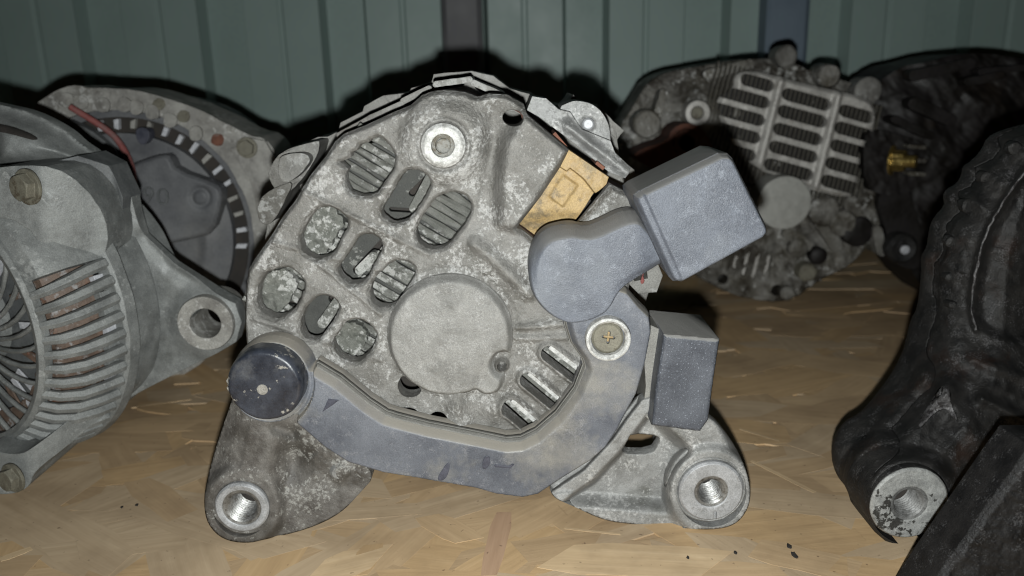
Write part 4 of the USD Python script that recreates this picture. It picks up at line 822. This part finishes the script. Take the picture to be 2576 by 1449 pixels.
# ---------------------------------------------------------------- far right: black alternator in the gloom
def far_black():
    Y = 0.53; c = (2480, 470)
    q = un1(*c, Y); A = thing('alternator', 'black oily alternator in the gloom at the back, far right', 'alternator', (q[0], Y, 0))
    N = lambda U, V, s, k=0: meshkit.fbm(np.stack([U * s, V * s, 0 * U + k], -1), 4) - .5
    out = smooth_loop([(2200, 300), (2222, 215), (2282, 168), (2345, 156), (2420, 135), (2500, 132), (2580, 145), (2700, 170), (2760, 300), (2780, 500), (2720, 700), (2600, 790), (2400, 790), (2300, 700), (2240, 560), (2210, 420)], 1)
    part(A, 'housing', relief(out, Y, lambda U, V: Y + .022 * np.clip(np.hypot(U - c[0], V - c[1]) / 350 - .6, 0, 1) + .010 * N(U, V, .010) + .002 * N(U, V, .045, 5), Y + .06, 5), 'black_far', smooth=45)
    for k, (x, y, x2, y2, r, dy) in enumerate(((2300, 190, 2440, 160, 14, .001), (2420, 205, 2500, 190, 10, .008), (2290, 260, 2380, 300, 16, .006), (2240, 300, 2330, 340, 10, .006), (2460, 180, 2570, 170, 8, .004))):
        part(A, 'rib', noisy(prism(capsule(x, y, x2, y2, r), Y, Y - dy, Y + .03), .001, 120, k, .006), 'black_far')
    for k, y in enumerate((368, 402, 436)):
        part(A, 'cooling_rib', prism(capsule(2285, y, 2322, y + 2, 5), Y - .01, Y - .012, Y + .02), 'right_cast')
    part(A, 'hub', lathe([(0, Y - .014), (.018, Y - .014), (.024, Y - .006), (.024, Y + .01), (0, Y + .01)], 40, (q[0], 0, q[1])), 'black_far')
far_black()

# ---------------------------------------------------------------- right front: black alternator with a worn boss
def black_alternator():
    Y = 0.275
    q = un1(2480, 900, Y); A = thing('alternator', 'black oily alternator at the right edge with a worn bare boss on its foot', 'alternator', (q[0], Y, 0))
    N = lambda U, V, s, k=0: meshkit.fbm(np.stack([U * s, V * s, 0 * U + k], -1), 4) - .5
    out = [(2700, 300), (2640, 316), (2576, 332), (2535, 352), (2522, 384), (2495, 414), (2471, 428), (2468, 452), (2455, 474), (2428, 488), (2418, 506), (2424, 531), (2398, 558), (2385, 582), (2380, 610), (2376, 640), (2360, 664), (2362, 700), (2356, 755), (2350, 800), (2331, 834), (2318, 901), (2296, 950), (2274, 986), (2238, 1035), (2200, 1078), (2160, 1098), (2132, 1140), (2126, 1190), (2140, 1240), (2170, 1275), (2185, 1325), (2240, 1372), (2300, 1382), (2350, 1362), (2384, 1336), (2457, 1309), (2510, 1245), (2564, 1172), (2640, 1100), (2700, 1060)]
    ridge = [(2620, 370), (2576, 435), (2538, 484), (2505, 540), (2490, 569), (2474, 605), (2464, 640), (2452, 700), (2446, 740), (2444, 790), (2456, 830)]
    disk = smooth_loop(ridge + [(2480, 850), (2560, 880), (2760, 880), (2760, 330)], 1)
    boss_c = (2289, 1268); y0 = .2435
    OUTS = smooth_loop(out, 1)
    def hb(U, V):
        d = -sd_poly(U, V, OUTS)
        y = .309 - .024 * np.sqrt(np.clip(d / 190, 0, 1)) - .036 * ss(760, 1240, V)
        y -= .0026 * np.exp(-(sd_line(U, V, ridge) / 8) ** 2)
        y += .004 * (1 - ss(-34, 0, sd_poly(U, V, disk)))
        for a, b, h, w in (((2378, 982), (2262, 1130), .005, 34), ((2378, 982), (2456, 1110), .0035, 30), ((2378, 982), (2405, 820), .003, 44), ((2470, 1000), (2640, 1090), .004, 15), ((2450, 905), (2660, 985), .003, 18)):
            y -= h * np.exp(-(sd_line(U, V, [a, b]) / w) ** 2)
        y += .0022 * N(U, V, .015) + .0010 * N(U, V, .06, 4) + .0005 * N(U, V, .22, 6)
        r = np.hypot(U - boss_c[0], V - boss_c[1]); k = ss(104, 150, r)
        lft = ss(2200, 2120, U) * ss(1300, 1100, V)
        return y * k + (1 - k) * (y0 + .0022 + .0 * lft)
    H = part(A, 'housing', shell(list(OUTS), hb, .014, 4.5, [circ(*boss_c, 104, 48)]), 'black_oily', smooth=55)
    P3 = []
    for x, y in ridge:
        yy = float(hb(np.array([float(x)]), np.array([float(y)]))[0]) - .0001; g = un1(x, y, yy); P3.append((g[0], yy, g[1]))
    part(H, 'worn_ridge', noisy(tube(np.array(P3), .00045, 6), .0006, 500, 2, .002), 'worn_edge')
    for k, (x, y, r) in enumerate(((2398, 610, 15), (2440, 520, 17), (2395, 700, 13), (2484, 448, 14), (2560, 375, 18), (2400, 770, 12))):
        yy = float(hb(np.array([float(x)]), np.array([float(y)]))[0])
        part(H, 'edge_lump', noisy(disc(x, y, r, yy - .0008, yy - .0008, yy + .004, 20, .0008), .0009, 200, k), 'black_oily')
    pts = list(smooth_loop([(2376, 970), (2394, 985), (2390, 1010), (2412, 1055), (2404, 1060), (2380, 1022), (2340, 1050), (2318, 1078), (2312, 1072), (2345, 1022)]))
    part(H, 'worn_corner', shell(pts, lambda U, V: hb(U, V) - .0003, .002, 2.5), 'worn_edge', smooth=50)
    # foot boss
    cx, cy = boss_c
    c = un1(cx, cy, y0); R, B = px_m(112, y0), px_m(45, y0)
    F = part(A, 'foot_boss', noisy(lathe([(B + .0008, y0 + .001), (R - .0003, y0 + .001), (R + .0004, y0 + .003), (R + .0006, y0 + .018), (B + .0008, y0 + .018)], 72, (c[0], 0, c[1])), .0004, 200, 3), 'black_oily')
    face = mf(noisy(lathe([(B + .0009, y0 + .0004), (B + .002, y0), (R - .001, y0), (R - .0002, y0 + .0009), (B + .0009, y0 + .0009)], 96, (c[0], 0, c[1])), .0001, 200, 2)) - prism([(2283, 1150), (2292, 1150), (2289, 1178)], y0, .2, .3)
    part(F, 'worn_face', face, 'worn_face')
    th = [(B + .0012, y0 + .0005)]
    for k in range(10): th += [(B, y0 + .0008 + k * .0011), (B - .0006, y0 + .0008 + (k + .5) * .0011)]
    th += [(B, y0 + .012), (B + .0012, y0 + .012)]
    part(F, 'thread', lathe(th, 56, (c[0], 0, c[1])), 'thread_dull', smooth=20)
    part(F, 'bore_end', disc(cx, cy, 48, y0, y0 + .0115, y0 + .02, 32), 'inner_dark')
black_alternator()

# the nearest thing: a black casting cut by the bottom right corner
def corner_bracket():
    Y = 0.205
    out = [(2600, 1130), (2564, 1178), (2470, 1310), (2372, 1449), (2300, 1560), (2700, 1560), (2700, 1130)]
    q = un1(2500, 1400, Y)
    N = lambda U, V, s, k=0: meshkit.fbm(np.stack([U * s, V * s, 0 * U + k], -1), 4) - .5
    A = thing('casting', 'black rough metal casting cut off by the bottom right corner of the picture', 'metal casting', (q[0], Y, 0))
    part(A, 'body', relief(out, Y, lambda U, V: Y + .002 * (1 - ss(0, 14, -sd_poly(U, V, out))) ** 2 + .002 * N(U, V, .02) + .0009 * N(U, V, .12, 4), Y + .016, 3.5), 'black_near', smooth=50)
corner_bracket()
